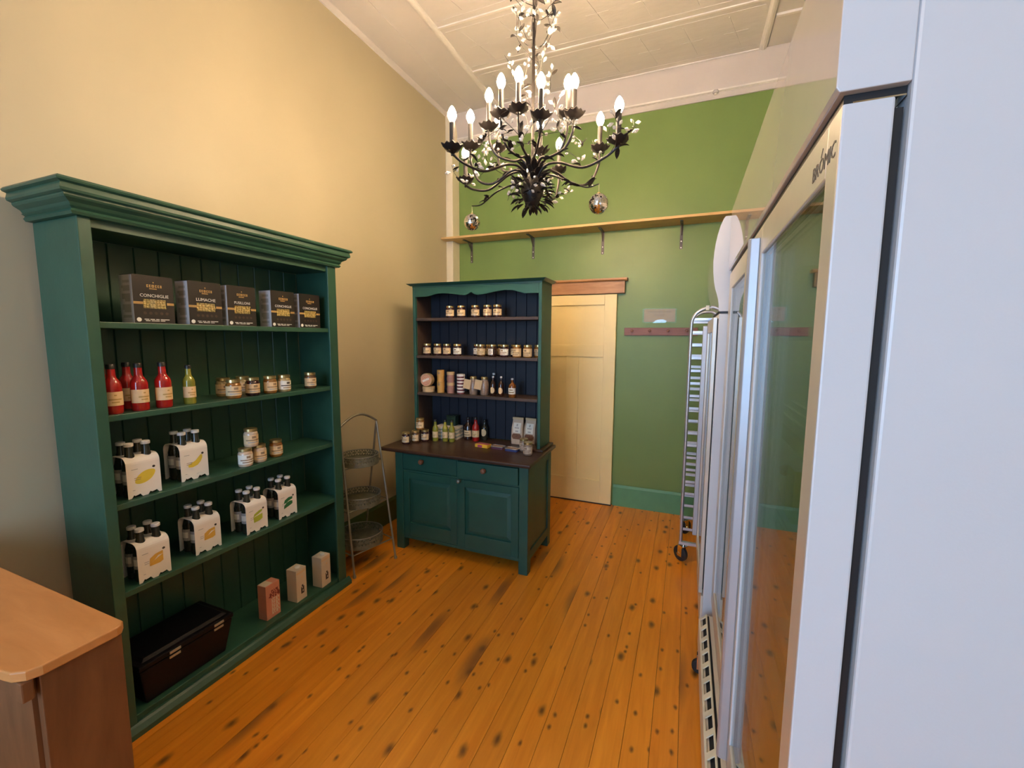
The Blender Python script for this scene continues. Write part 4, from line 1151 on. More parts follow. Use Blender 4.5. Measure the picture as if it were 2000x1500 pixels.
# pasta cartons: local front faces +X, width along Y, origin at bottom centre of the front
def pasta_box(name_txt, label, y, nuggets):
    w, h, dp = 0.147, 0.190, 0.085
    t = thing('pasta_carton', label, 'box', (-2.042, y + w / 2, BKZ[0] + 0.0005), 0, 'black pasta cartons on the top shelf')
    wx0, wx1, wz0, wz1 = -0.040, 0.046, 0.060, 0.098     # window in the front panel
    f = MB()
    f.box(-0.003, 0, -w / 2, wx0, 0, h).box(-0.003, 0, wx1, w / 2, 0, h).box(-0.003, 0, wx0, wx1, 0, wz0).box(-0.003, 0, wx0, wx1, wz1, h)
    f.build('front_panel', M['pasta_black'], t)
    b = MB().box(-dp, -0.018, -w / 2 + 0.0006, w / 2, 0, h).box(-0.018, -0.0031, -w / 2 + 0.0006, wx0 - 0.002, 0, h).box(-0.018, -0.0031, wx1 + 0.002, w / 2, 0, h)
    b.box(-0.018, -0.0031, wx0 - 0.002, wx1 + 0.002, 0, wz0 - 0.002).box(-0.018, -0.0031, wx0 - 0.002, wx1 + 0.002, wz1 + 0.002, h)
    b.build('carton_body', M['pasta_black'], t)
    MB().box(-dp, -0.0005, -w / 2 - 0.0006, -w / 2 + 0.0004, 0.0, h).build('side_panel', M['carton_grey'], t)
    sp = ["00000000", "01111100", "00000000", "02222220", "02222200", "00000000", "02222220", "02222220", "02222000", "00000000", "02222220", "02222220", "02222200", "00000000", "02222220", "00000000"]
    MB().sheet((-0.006, -w / 2 - 0.0010, h - 0.01), (-dp + 0.012, 0, 0), (0, 0, -h + 0.02), sp).build('side_print', [M['carton_grey'], M['grey_ink'], M['grey_ink']], t, fix=False)
    # pasta pieces seen through the window
    r2 = random.Random(nuggets)
    pc = MB()
    for k in range(28):
        cy, cz = wx0 + 0.007 + (k % 7) * 0.012 + r2.uniform(-.003, .003), wz0 + 0.006 + (k // 7) * 0.0095 + r2.uniform(-.002, .002)
        rr = r2.uniform(0.0055, 0.0075)
        bb = len(pc.v)
        pc.lathe([(0.0, -rr), (rr * .75, -rr * .6), (rr, 0), (rr * .7, rr * .65), (rr * .2, rr * .8), (0.0, rr * 0.5)], 8)
        for i in range(bb, len(pc.v)):
            vx, vy, vz = pc.v[i]
            pc.v[i] = (-0.0058 + vx * 0.7, cy + vy, cz + vz)
    pc.box(-0.0165, -0.0075, wx0 - 0.001, wx1 + 0.001, wz0 - 0.001, wz1 + 0.001)
    po = pc.build('pasta', M['pasta'], t, smooth=True); po['kind'] = 'stuff'
    MB().box(0.0000, 0.0003, wx0, wx1, wz0, wz1).build('window_film', M['film'], t)
    # gold band, title, mark and small print
    MB().box(0.0001, 0.0004, -w / 2, wx0, 0.076, 0.086).box(0.0001, 0.0004, wx1, w / 2, 0.076, 0.086).build('gold_band', M['gold_ink'], t)
    tm = text_mesh(name_txt, 0.0175 if len(name_txt) > 7 else 0.019, M['white_ink'], 0.0002)
    put_text(tm, t, (0.0003, 0.002, 0.106), (R(90), 0, R(90)))
    mark = ["0001000", "0011100", "0000000"]
    gm_ = ["000000000000000000000", "001101101110110110110", "001001001010100100110", "001101101110110110110", "000000000000000000000", "000001111111110000000"]
    MB().sheet((0.0003, -0.030, 0.160), (0, 0.064, 0), (0, 0, -0.022), gm_).build('gold_mark', [M['pasta_black'], M['gold_ink']], t, fix=False)
    MB().box(0.0001, 0.0004, -0.001, 0.003, 0.163, 0.168).build('mark_tip', M['gold_ink'], t)
    sm = ["000000000000000000000000", "0111101111011101111111100"[:24], "000000000000000000000000", "001111011111110111100000", "000000000000000000000000"]
    MB().sheet((0.0003, -0.044, 0.020), (0, 0.100, 0), (0, 0, -0.014), sm).build('small_print', [M['pasta_black'], M['white_ink']], t, fix=False)
    ds = MB().lathe([(0.0085, 0), (0.0085, 0.0003)], 14)
    ds.v = [(0.0001 + vz, -0.058 + vx, 0.014 + vy) for vx, vy, vz in ds.v]
    ds.build('round_mark', M['white_ink'], t)
    for k in range(5):
        dk = MB().lathe([(0.0062, 0), (0.0062, 0.0003)], 12)
        dk.v = [(0.0001 + vz, -0.036 + k * 0.020 + vx, 0.041 + vy) for vx, vy, vz in dk.v]
        dk.build('round_mark', M['brown_shelf'], t)
    MB().box(-dp, -0.003, -w / 2 + 0.004, w / 2 - 0.004, h + 0.0002, h + 0.003).build('top_flap', M['pasta_black'], t)
    return t
pasta_box('CONCHIGLIE', 'leftmost black pasta carton on the bookcase top shelf, lettered CONCHIGLIE', 1.044, 1)
pasta_box('LUMACHE', 'black pasta carton lettered LUMACHE on the bookcase top shelf', 1.250, 2)
pasta_box('FUSILLONI', 'black pasta carton lettered FUSILLONI in the middle of the top shelf', 1.424, 3)
pasta_box('CONCHIGLIE', 'black CONCHIGLIE pasta carton standing right of the FUSILLONI carton', 1.658, 4)
pasta_box('CONCHIGLIE', 'rightmost black CONCHIGLIE pasta carton against the bookcase side', 1.838, 5)

# sauce bottles (labels on -Y)
def sauce_bottle(label, r, h, sauce, loc_, rotz, group):
    t = thing('sauce_bottle', label, 'bottle', loc_, rotz, group)
    prof = [(r * 0.90, 0.0), (r, 0.006), (r, h * 0.54), (r * 0.975, h * 0.59), (r * 0.88, h * 0.64), (r * 0.70, h * 0.685), (r * 0.54, h * 0.72), (r * 0.47, h * 0.77), (r * 0.44, h * 0.90), (r * 0.44, h * 0.905)]
    MB().lathe(prof, 20).build('bottle_body', sauce, t, smooth=True)
    MB().lathe([(r * 0.50, h * 0.9055), (r * 0.50, h * 0.98), (r * 0.42, h)], 16).build('cap', M['black_cap'], t, smooth=True)
    MB().band(r, h * 0.17, h * 0.45, R(190), ["0" * 24, "0" * 24, "000000000001100000000000", "0" * 24, "0" * 24, "000000011111111110000000", "0" * 24, "000000000111111000000000", "0" * 24, "0" * 24]).build('label', [M['label'], M['gold_ink']], t, fix=False)
    return t
z1 = BKZ[1] + 0.0005
G1 = 'sauce bottles on the second shelf of the bookcase'
red = sauce_bottle('front leftmost red sauce bottle on the bookcase second shelf', 0.029, 0.190, M['red_sauce'], (-2.036, 0.948, z1), R(80), G1)
dup(red, 'red sauce bottle half hidden in the left corner of the second shelf', (-2.185, 0.985, z1), R(80), G1)
dup(red, 'red sauce bottle at the back between two front ones on the second shelf', (-2.135, 1.046, z1), R(85), G1)
dup(red, 'second front red sauce bottle from the left on the bookcase second shelf', (-2.036, 1.036, z1), R(95), G1)
dup(red, 'red sauce bottle standing alone beside the green sauce bottle', (-2.036, 1.122, z1), R(95), G1)
grn = sauce_bottle('green sauce bottle on the bookcase second shelf', 0.0235, 0.172, M['green_sauce'], (-2.040, 1.226, z1), R(85), G1)

# preserve jars (labels on -Y)
def jar(label, loc_, rotz, group, cont='amber', lab='label', r=0.0325, h=0.092, lid='brass', span=200, z0=0.16, z1_=0.66):
    t = thing('preserve_jar', label, 'jar', loc_, rotz, group)
    prof = [(r * 0.86, 0.0), (r * 0.98, 0.004), (r, 0.010), (r, h * 0.70), (r * 0.93, h * 0.78), (r * 0.82, h * 0.82), (r * 0.82, h * 0.84)]
    MB().lathe(prof, 20).build('jar_body', M[cont], t, smooth=True)
    MB().lathe([(r * 0.90, h * 0.8405), (r * 0.93, h * 0.85), (r * 0.93, h * 0.985), (r * 0.86, h), (r * 0.70, h * 0.992)], 20).build('lid', M[lid], t, smooth=True)
    MB().band(r, h * z0, h * z1_, R(span), LB).build('label', [M[lab], M['ink_soft'], M['grey_ink']], t, fix=False)
    return t
G2 = 'preserve jars on the second shelf of the bookcase'
J = jar('front jar of the left cluster on the bookcase second shelf, amber with cream label', (-2.030, 1.420, z1), R(75), G2)
dup(J, 'leftmost jar of the bookcase second shelf, set behind the front amber jar', (-2.150, 1.452, z1), R(75), G2, {'jar_body': M['pale_jam']})
dup(J, 'jar half hidden behind the dark purple jar on the bookcase second shelf', (-2.150, 1.555, z1), R(75), G2, {'jar_body': M['pale_jam']})
dup(J, 'dark purple jam jar with cream label on the bookcase second shelf', (-2.042, 1.528, z1), R(80), G2, {'jar_body': M['dark_jam']})
dup(J, 'amber jar left of the white-labelled jar on the bookcase second shelf', (-2.044, 1.630, z1), R(95), G2, {'jar_body': M['amber']})
dup(J, 'amber jar with a white label on the bookcase second shelf', (-2.034, 1.708, z1), R(90), G2, {'jar_body': M['pale_jam'], 'label': [M['label_w'], M['ink'], M['ink_soft']]})
dup(J, 'jar standing alone at the right end of the bookcase second shelf', (-2.038, 1.888, z1), R(85), G2, {'jar_body': M['brown_jam']})
z2 = BKZ[2] + 0.0005
G3 = 'preserve jars on the third shelf of the bookcase'
dup(J, 'pale jar at the lower left of the small stack on the third shelf', (-2.030, 1.459, z2), R(80), G3, {'jar_body': M['cream_jar'], 'label': [M['label_w'], M['ink_soft'], M['ink_soft']]})
dup(J, 'jar at the lower right of the small stack on the third shelf', (-2.036, 1.541, z2), R(80), G3, {'jar_body': M['cream_jar']})
dup(J, 'jar sitting on top of two others on the bookcase third shelf', (-2.033, 1.497, z2 + 0.0925), R(78), G3, {'jar_body': M['cream_jar']})
dup(J, 'amber jar standing alone right of the stack on the third shelf', (-2.050, 1.650, z2), R(80), G3, {'jar_body': M['amber']})

# four-packs of drinks: front faces +X, width along Y
BOT = MB().lathe([(0.024, 0), (0.0265, 0.005), (0.0265, 0.125), (0.020, 0.155), (0.0135, 0.178), (0.0125, 0.205)], 14).mesh('bottle', M['dark_glass'], smooth=True)
BCAP = MB().lathe([(0.0150, 0.2055), (0.0160, 0.208), (0.0160, 0.2165), (0.0135, 0.2190), (0.0, 0.2192)], 14).mesh('cap', M['fr_rail'], smooth=True)
BLAB = MB().band(0.0265, 0.055, 0.110, R(230), ["0" * 10, "0001111000", "0001111000", "0" * 10]).mesh('bottle_label', [M['grey_ink'], M['label_w']], fix=False)
def carrier_mesh(w, dp, h):
    """inverted-U card sleeve, open at both ends, toothed lower edge on front and back"""
    sec = []
    rr = 0.030
    x0, x1 = -dp, 0.0
    for k in range(7):
        a = PI - (PI / 2) * k / 6
        sec.append((x0 + rr + rr * math.cos(a), h - rr + rr * math.sin(a)))
    for k in range(7):
        a = PI / 2 - (PI / 2) * k / 6
        sec.append((x1 - rr + rr * math.cos(a), h - rr + rr * math.sin(a)))
    tooth = [(0, 0.0), (0.10, 0.0), (0.17, 0.012), (0.20, 0.008), (0.30, 0.010), (0.35, 0.012), (0.42, 0.0), (0.58, 0.0), (0.65, 0.012), (0.70, 0.008), (0.80, 0.010), (0.85, 0.012), (0.92, 0.0), (1.0, 0.0)]
    mb = MB(); th = 0.0012
    n = len(tooth)
    loops = []
    for u, zt in tooth:
        y = -w / 2 + u * w
        loops.append([(x0, y, zt)] + [(a, y, b) for a, b in sec] + [(x1, y, zt)])
    m = len(loops[0])
    for lp in loops: mb.v += lp
    for i in range(n - 1):
        for j in range(m - 1):
            mb.face((i * m + j, i * m + j + 1, (i + 1) * m + j + 1, (i + 1) * m + j))
    return mb.mesh('carrier_sleeve', M['white_card'], smooth=False, fix=False)
CARR = carrier_mesh(0.118, 0.116, 0.166)
def ellipse(cy, cz, a, b, tilt, n=22, sharp=0.0):
    out = []
    for k in range(n):
        t = 2 * PI * k / n
        ex = a * math.cos(t) * (1 + sharp * abs(math.cos(t)) ** 6); ez = b * math.sin(t)
        out.append((cy + ex * math.cos(tilt) - ez * math.sin(tilt), cz + ex * math.sin(tilt) + ez * math.cos(tilt)))
    return out
def fourpack(label, y, z, motif, x=-2.022):
    t = thing('drink_four_pack', label, 'drink pack', (x, y, z), 0, 'four-packs of drinks in white card carriers')
    cs = put('carrier', CARR, t)
    sm = cs.modifiers.new('card', 'SOLIDIFY'); sm.thickness = 0.0012; sm.offset = -1
    for bx in (-0.031, -0.086):
        for by in (-0.029, 0.029):
            b = put('bottle', BOT, t, (bx, by, 0.0))
            put('cap', BCAP, b)
            put('bottle_label', BLAB, b, (0, 0, 0), (0, 0, 0 if by < 0 else R(20)))
    e = 0.0006
    def pr(poly, mt, nm): MB().prism(poly, 'x', 0.0002, e).build(nm, mt, t)
    if motif == 'lemon':
        pr(ellipse(0.004, 0.078, 0.036, 0.022, R(28), sharp=0.12), M['lemon'], 'printed_lemon')
    elif motif == 'banana':
        pts = [(0.034, 0.106), (0.028, 0.108), (0.018, 0.098), (0.004, 0.084), (-0.018, 0.074), (-0.028, 0.068), (-0.026, 0.058), (-0.008, 0.056), (0.012, 0.062), (0.026, 0.076), (0.034, 0.092)]
        pr(pts, M['lemon'], 'printed_fruit')
    elif motif == 'orange':
        pr([(-0.018, 0.056), (-0.018, 0.066), (0.032, 0.090), (0.032, 0.062), (0.020, 0.056)], M['orange_ink'], 'printed_fruit')
        pr([(-0.018, 0.0665), (-0.016, 0.088), (0.004, 0.100), (0.032, 0.104), (0.032, 0.0905), (0.014, 0.090), (0.006, 0.082), (0.000, 0.0755)], M['orange_ink'], 'printed_fruit')
    elif motif == 'lime':
        pr([(-0.018, 0.050), (-0.020, 0.078), (0.030, 0.086), (0.030, 0.060), (0.014, 0.052)], M['lime_ink'], 'printed_fruit')
        pr([(-0.020, 0.0795), (-0.014, 0.094), (0.012, 0.106), (0.032, 0.108), (0.028, 0.098), (0.006, 0.088)], M['lime_ink'], 'printed_fruit')
    else:
        pr([(-0.026, 0.080), (-0.018, 0.098), (0.006, 0.108), (0.032, 0.106), (0.030, 0.094), (0.006, 0.088), (-0.010, 0.080)], M['leaf_ink'], 'printed_leaf')
        pr([(-0.026, 0.050), (-0.024, 0.066), (-0.008, 0.080), (0.014, 0.086), (0.030, 0.082), (0.030, 0.066), (0.006, 0.058)], M['leaf_ink'], 'printed_leaf')
    pr(ellipse(0.036, 0.112, 0.0055, 0.005, 0, 12), M['ink'], 'printed_dot')
    MB().box(0.0002, e, -0.042, -0.020, 0.114, 0.116).box(0.0002, e, -0.042, -0.034, 0.030, 0.032).build('small_print', M['grey_ink'], t)
    if motif in ('lemon', 'banana'):
        MB().box(0.0007, 0.0010, -0.034, -0.010, 0.078, 0.080).box(0.0007, 0.0010, -0.034, -0.012, 0.071, 0.073).build('small_print', M['ink_soft'], t)
    else:
        MB().box(0.0002, e, -0.036, -0.0195, 0.078, 0.080).box(0.0002, e, -0.036, -0.0195, 0.070, 0.072).build('small_print', M['grey_ink'], t)
    return t
z3 = BKZ[3] + 0.0005
fourpack('four-pack in white carrier printed with a big yellow lemon, third shelf left', 1.020, z2, 'lemon')
fourpack('four-pack in white carrier printed with a yellow banana-shaped fruit, third shelf', 1.232, z2, 'banana', -2.050)
fourpack('four-pack with orange print at the left end of the fourth shelf', 1.026, z3, 'orange', -2.012)
fourpack('second four-pack with orange print, middle of the fourth shelf', 1.262, z3, 'orange', -2.040)
fourpack('four-pack with lime green print on the bookcase fourth shelf', 1.494, z3, 'lime', -2.018)
fourpack('four-pack with dark green leaf print at the right of the fourth shelf', 1.690, z3, 'leaf', -2.030)

# cartons on the bottom shelf
z4 = BKZ[4] + 0.0005
t = thing('pink_carton', 'salmon pink snack carton with maroon lettering on the bookcase bottom shelf', 'box', (-2.034, 1.572, z4), R(2))
MB().box(-0.060, 0, -0.044, 0.044, 0, 0.192).build('carton_body', M['pink'], t, bevel=0.0015)
MB().box(-0.0585, -0.004, -0.042, 0.004, 0.1922, 0.1930).build('top_panel', M['carton'], t)
rows = ["0" * 16 for _ in range(24)]
for r_, c_, p in ((4, 6, "##.#.###"), (5, 5, ".#.#.#.##"), (6, 4, "##.###.#.##"), (7, 4, "###.#.##.###"), (8, 3, "###.##.#.####"), (9, 5, "#..#.##..##")):
    scrib(rows, r_, c_, p, '1')
for r_ in range(10, 22):
    scrib(rows, r_, 4 + (r_ % 3), ["..##.#.##", ".#.##.#.#", "#.#..##.#"][r_ % 3], '2')
MB().sheet((0.0004, -0.042, 0.188), (0, 0.084, 0), (0, 0, -0.184), rows).build('print', [M['pink'], M['maroon_ink'], M['carton']], t, fix=False)
def milk_carton(label, x, y, rz):
    t = thing('drink_carton', label, 'carton', (x, y, z4), rz, 'white drink cartons on the bottom shelf')
    MB().box(-0.072, 0, -0.037, 0.037, 0, 0.190).build('carton_body', M['carton'], t, bevel=0.0015)
    MB().lathe([(0.014, 0), (0.014, 0.007), (0.011, 0.009)], 16, -0.03, 0.004, 0.1903).build('cap', M['milk'], t, smooth=True)
    rows = ["000000000000", "222222222222", "000000000000", "000000000000", "000000220000", "000000000000", "000000000000", "000000000000", "000000000000",
            "000000110000", "000001011000", "000001111000", "000001101000", "000001111000", "000000000000", "000000000000", "000000000000"]
    MB().sheet((0.0004, -0.035, 0.186), (0, 0.070, 0), (0, 0, -0.18), rows).build('print', [M['carton'], M['ink'], M['label']], t, fix=False)
    return t
milk_carton('white drink carton beside the pink carton on the bottom shelf', -2.018, 1.745, R(3))
milk_carton('white drink carton nearest the right side of the bottom shelf', -2.002, 1.914, R(3))
# black case with lid and latches
t = thing('storage_case', 'black plastic storage case with pale latches on the bookcase bottom shelf', 'case', (-2.14, 1.145, z4))
MB().hexa([(-0.10, -0.185, 0), (0.118, -0.185, 0), (0.118, 0.150, 0), (-0.10, 0.150, 0)], [(-0.115, -0.205, 0.155), (0.130, -0.205, 0.155), (0.130, 0.185, 0.155), (-0.115, 0.185, 0.155)]).build('case_body', M['case'], t, bevel=0.006)
MB().box(-0.117, 0.134, -0.209, 0.189, 0.158, 0.182).build('lid', M['case'], t, bevel=0.006)
MB().hexa([(-0.10, -0.19, 0.1822), (0.115, -0.19, 0.1822), (0.115, 0.17, 0.1822), (-0.10, 0.17, 0.1822)], [(-0.085, -0.175, 0.192), (0.10, -0.175, 0.192), (0.10, 0.155, 0.192), (-0.085, 0.155, 0.192)]).build('lid_top', M['case'], t, bevel=0.003)
for y in (-0.075, 0.115):
    MB().box(0.1345, 0.139, y - 0.022, y + 0.022, 0.164, 0.176).build('latch', M['latch'], t, bevel=0.001)
    MB().box(0.1305, 0.1345, y - 0.022, y + 0.022, 0.142, 0.153).build('latch_keeper', M['latch'], t, bevel=0.001)

# ------------------------------------------------------------------ goods on the dresser
def jz(i): return HZ[i] + 0.0005
G4 = 'preserve jars on the top shelf of the dresser'
ords = ('leftmost', 'second from left', 'middle', 'second from right', 'rightmost')
for k, (x, y) in enumerate(((-1.725, 2.975), (-1.626, 2.975), (-1.505, 2.975), (-1.402, 2.972), (-1.317, 2.965))):
    dup(J, ords[k] + ' of the five cream-labelled jars on the dresser top shelf', (x, y, jz(0)), R(-8), G4, {'jar_body': M['dark_jam']})
G5 = 'preserve jars on the second shelf of the dresser'
L4 = [(-1.955, 3.0, 'dark_jam', 'label', 'leftmost of the four jars at the left of the dresser second shelf'),
      (-1.857, 3.0, 'dark_jam', 'label', 'second of the four jars at the left of the dresser second shelf'),
      (-1.770, 3.0, 'dark_jam', 'label', 'third of the four jars at the left of the dresser second shelf'),
      (-1.668, 2.985, 'dark_jam', 'label_w', 'white-labelled jar ending the left group on the dresser second shelf'),
      (-1.452, 2.965, 'brown_jam', 'label', 'front leftmost jar of the right group on the dresser second shelf'),
      (-1.357, 2.965, 'syrup', 'label_w', 'dark jar with a pale oval label on the dresser second shelf'),
      (-1.257, 2.960, 'dark_jam', 'label_w', 'front jar with a wide pale label in the right group, dresser second shelf'),
      (-1.156, 2.960, 'amber', 'label', 'left of two amber tall-labelled jars on the dresser second shelf'),
      (-1.073, 2.960, 'amber', 'label', 'right of two amber tall-labelled jars on the dresser second shelf'),
      (-1.018, 3.045, 'amber', 'label', 'jar tucked against the right upright on the dresser second shelf'),
      (-1.527, 3.055, 'dark_jam', 'label_w', 'jar at the back left of the right group, dresser second shelf'),
      (-1.425, 3.065, 'brown_jam', 'label', 'jar glimpsed behind the front leftmost jar of the right group, dresser second shelf'),
      (-1.325, 3.065, 'syrup', 'label', 'dark jar glimpsed behind the oval-labelled jar on the dresser'),
      (-1.215, 3.065, 'dark_jam', 'label_w', 'jar glimpsed between the pale-labelled jar and the amber jars')]
tall = jar('x', (0, 0, -5), 0, G5, 'amber', 'label', z0=0.10, z1_=0.70)
oval = jar('x', (0, 0, -5), 0, G5, 'syrup', 'label_w', span=80, z0=0.18, z1_=0.66)
for (x, y, c, l, lab) in L4:
    src = tall if 'tall-labelled' in lab else oval if 'oval label' in lab else J
    dup(src, lab, (x, y, jz(1)), R(-10 if x < -1.3 else -15), G5, {'jar_body': M[c], 'label': [M[l], M['ink_soft'], M['ink_soft']]})
def purge(root):
    for c in list(root.children_recursive): bpy.data.objects.remove(c, do_unlink=True)
    bpy.data.objects.remove(root, do_unlink=True)
purge(tall); purge(oval)

zt = jz(2)
def round_box(label, loc_, r, h, mt, group, upright=False, name='round_box', band=None):
    t = thing(name, label, 'box', loc_, 0, group)
    m1 = MB().lathe([(r - 0.002, 0), (r - 0.002, h * 0.45)], 28)
    m2 = MB().lathe([(r, h * 0.451), (r, h * 0.985), (r - 0.003, h), (r - 0.004, h * 0.995)], 28)
    if upright:
        for m_ in (m1, m2): m_.v = [(x, -z, y) for x, y, z in m_.v]
    m1.build('base', M[band] if band else M[mt], t, smooth=True); m2.build('lid', M[mt], t, smooth=True)
    return t
G6 = 'round wooden cheese boxes on the dresser third shelf'
round_box('round wooden box lying flat under the ringed one on the dresser', (-1.945, 3.000, zt), 0.052, 0.042, 'cheese_wood', G6)
t = round_box('round wooden box standing on edge with coral rings on its lid', (-1.955, 3.020, zt + 0.0425 + 0.0535), 0.053, 0.048, 'cheese_wood', G6, True)
def annulus(r0, r1, y, parent, mt, nm='printed_ring'):
    mb = MB(); n = 32
    for k in range(n):
        a = 2 * PI * k / n
        mb.v += [(r0 * math.cos(a), y, r0 * math.sin(a)), (r1 * math.cos(a), y, r1 * math.sin(a))]
    for k in range(n):
        j = (k + 1) % n
        mb.face((2 * k, 2 * k + 1, 2 * j + 1, 2 * j))
    mb.build(nm, mt, parent, fix=False)
annulus(0.0, 0.0485, -0.0483, t, M['label'], 'lid_paper')
for r0, r1 in ((0.008, 0.014), (0.021, 0.027), (0.033, 0.039), (0.044, 0.0475)):
    annulus(r0, r1, -0.0486, t, M['red_ring'])
bn = MB().box(-0.034, 0.034, -0.0492, -0.0488, -0.008, 0.008)
bn.v = [(x * math.cos(R(22)) - z * math.sin(R(22)), y, x * math.sin(R(22)) + z * math.cos(R(22))) for x, y, z in bn.v]
bn.build('printed_banner', M['label_w'], t)
G7 = 'ochre round tubs stacked on the dresser'
for k, lab in enumerate(('lower of two ochre round tubs stacked on the dresser', 'upper of two ochre round tubs stacked on the dresser')):
    t = round_box(lab, (-1.822, 2.985, zt + k * 0.0915), 0.0305, 0.091, 'orange_tub', G7, name='round_tub')
    MB().band(0.0305, 0.050, 0.084, R(60), ["000000", "001100", "011110", "001100", "000000"]).build('print', [M['orange_tub'], M['ink_soft']], t, fix=False)
G8 = 'pink-banded round boxes stacked on the dresser'
for k, lab in enumerate(('lowest pink-banded round box of the stack of four on the dresser', 'second from the bottom in the stack of pink-banded round boxes', 'third from the bottom in the stack of pink-banded round boxes', 'topmost pink-banded round box of the stack on the dresser')):
    round_box(lab, (-1.730, 2.985, zt + k * 0.0425), 0.0310, 0.042, 'cheese_wood' if k in (1, 3) else 'purple_tub', G8, name='round_box', band='purple_tub')
G9 = 'striped tins stacked on the dresser'
for k, lab in enumerate(('lower maroon and white striped tin of the two on the dresser', 'upper maroon and white striped tin, tied with pale string')):
    t = thing('striped_tin', lab, 'tin', (-1.634, 2.975, zt + k * 0.0760), 0, G9)
    for j in range(6):
        MB().lathe([(0.0305, j * 0.0125), (0.0312, j * 0.0125 + 0.0005), (0.0312, j * 0.0125 + 0.012), (0.0305, j * 0.0125 + 0.0124)], 24).build('stripe_band', M['white_card'] if j % 2 else M['maroon_tin'], t, smooth=True)
    if k:
        MB().lathe([(0.0315, 0.0752), (0.0315, 0.079), (0.028, 0.080)], 24).build('lid', M['white_card'], t, smooth=True)
        MB().tube(spline([(0.030, -0.012, 0.074), (0.036, -0.018, 0.080), (0.042, -0.014, 0.072), (0.037, -0.012, 0.060), (0.040, -0.014, 0.042)], 5), 0.0022, 6).build('string_bow', M['string'], t, smooth=True)
G10 = 'spice jars with kraft tags on the dresser'
for x, lab in ((-1.528, 'left glass spice jar with a square kraft tag on the dresser'), (-1.433, 'right glass spice jar with a square kraft tag on the dresser')):
    t = thing('tagged_jar', lab, 'jar', (x, 2.985, zt), 0, G10)
    MB().lathe([(0.030, 0), (0.033, 0.006), (0.034, 0.03), (0.034, 0.088), (0.028, 0.108), (0.024, 0.114), (0.024, 0.122)], 20).build('jar_body', M['spice'], t, smooth=True)
    MB().lathe([(0.027, 0.1225), (0.0275, 0.126), (0.0275, 0.138), (0.025, 0.141)], 20).build('lid', M['brass'], t, smooth=True)
    MB().tube([(0.026 * math.cos(2 * PI * k / 16), 0.026 * math.sin(2 * PI * k / 16), 0.1165) for k in range(16)], 0.0014, 5, closed=True).build('string', M['string'], t)
    tg = MB().box(-0.030, 0.030, -0.0008, 0.0, -0.072, 0.002)
    a = R(-10)
    tg.v = [(-0.030 + x_ * math.cos(a) - z_ * math.sin(a), y_ - 0.037 + z_ * 0.05, 0.117 + x_ * math.sin(a) + z_ * math.cos(a)) for x_, y_, z_ in tg.v]
    to = tg.build('kraft_tag', M['kraft'], t)
    MB().tube([(-0.012, -0.024, 0.1165), (-0.02, -0.036, 0.113)], 0.0012, 5).build('tag_string', M['string'], t)
def bottle(label, loc_, r, h, glass, cap, lab=None, group=None, neck=0.36, name='bottle', labmat='label', oval=False):
    t = thing(name, label, 'bottle', loc_, 0, group)
    MB().lathe([(r * 0.9, 0), (r, 0.004), (r, h * 0.58), (r * 0.88, h * 0.65), (r * 0.5, h * 0.74), (r * neck, h * 0.79), (r * neck, h * 0.92)], 18).build('bottle_body', M[glass], t, smooth=True)
    MB().lathe([(r * neck * 1.15, h * 0.9205), (r * neck * 1.15, h * 0.985), (r * neck, h)], 14).build('cap', M[cap], t, smooth=True)
    if lab:
        rows = ["0000000000", "0001111000", "0000000000", "0011111100", "0000000000"]
        if not oval:
            MB().band(r, h * lab[0], h * lab[1], R(150), rows).build('label', [M[labmat], M['ink_soft']], t, fix=False)
        else:
            mb = MB(); n = 20; zc = h * (lab[0] + lab[1]) / 2; hh = h * (lab[1] - lab[0]) / 2
            mb.v.append((0, -r - 0.0007, zc))
            for k in range(n):
                aa = 2 * PI * k / n; th = 0.95 * math.cos(aa)
                mb.v.append(((r + 0.0007) * math.sin(th), -(r + 0.0007) * math.cos(th), zc + hh * math.sin(aa)))
            # middle ring keeps the curve of the bottle
            for k in range(n):
                aa = 2 * PI * k / n; th = 0.5 * math.cos(aa)
                mb.v.append(((r + 0.0007) * math.sin(th), -(r + 0.0007) * math.cos(th), zc + 0.53 * hh * math.sin(aa)))
            for k in range(n):
                j = (k + 1) % n
                mb.face((1 + k, 1 + j, 1 + n + j, 1 + n + k)); mb.face((0, 1 + n + k, 1 + n + j))
            mb.build('label', [M[labmat]], t, fix=False)
    return t
bottle('clear glass bottle behind the syrup bottles on the dresser', (-1.395, 3.075, zt), 0.026, 0.165, 'clear_glass', 'fr_rail')
bottle('left slim dark syrup bottle with an oval label and pale top', (-1.350, 2.962, zt), 0.0205, 0.152, 'syrup', 'fr_rail', (0.14, 0.46), 'slim syrup bottles on the dresser', 0.34, 'syrup_bottle', 'label', True)
bottle('right slim dark syrup bottle with an oval label and pale top', (-1.283, 2.960, zt), 0.0205, 0.152, 'syrup', 'fr_rail', (0.14, 0.46), 'slim syrup bottles on the dresser', 0.34, 'syrup_bottle', 'label', True)
bottle('amber bottle with white square label at the right of the dresser third shelf', (-1.190, 2.955, zt), 0.0285, 0.142, 'amber_glass', 'fr_rail', (0.18, 0.50), None, 0.30, 'bottle', 'label_w')

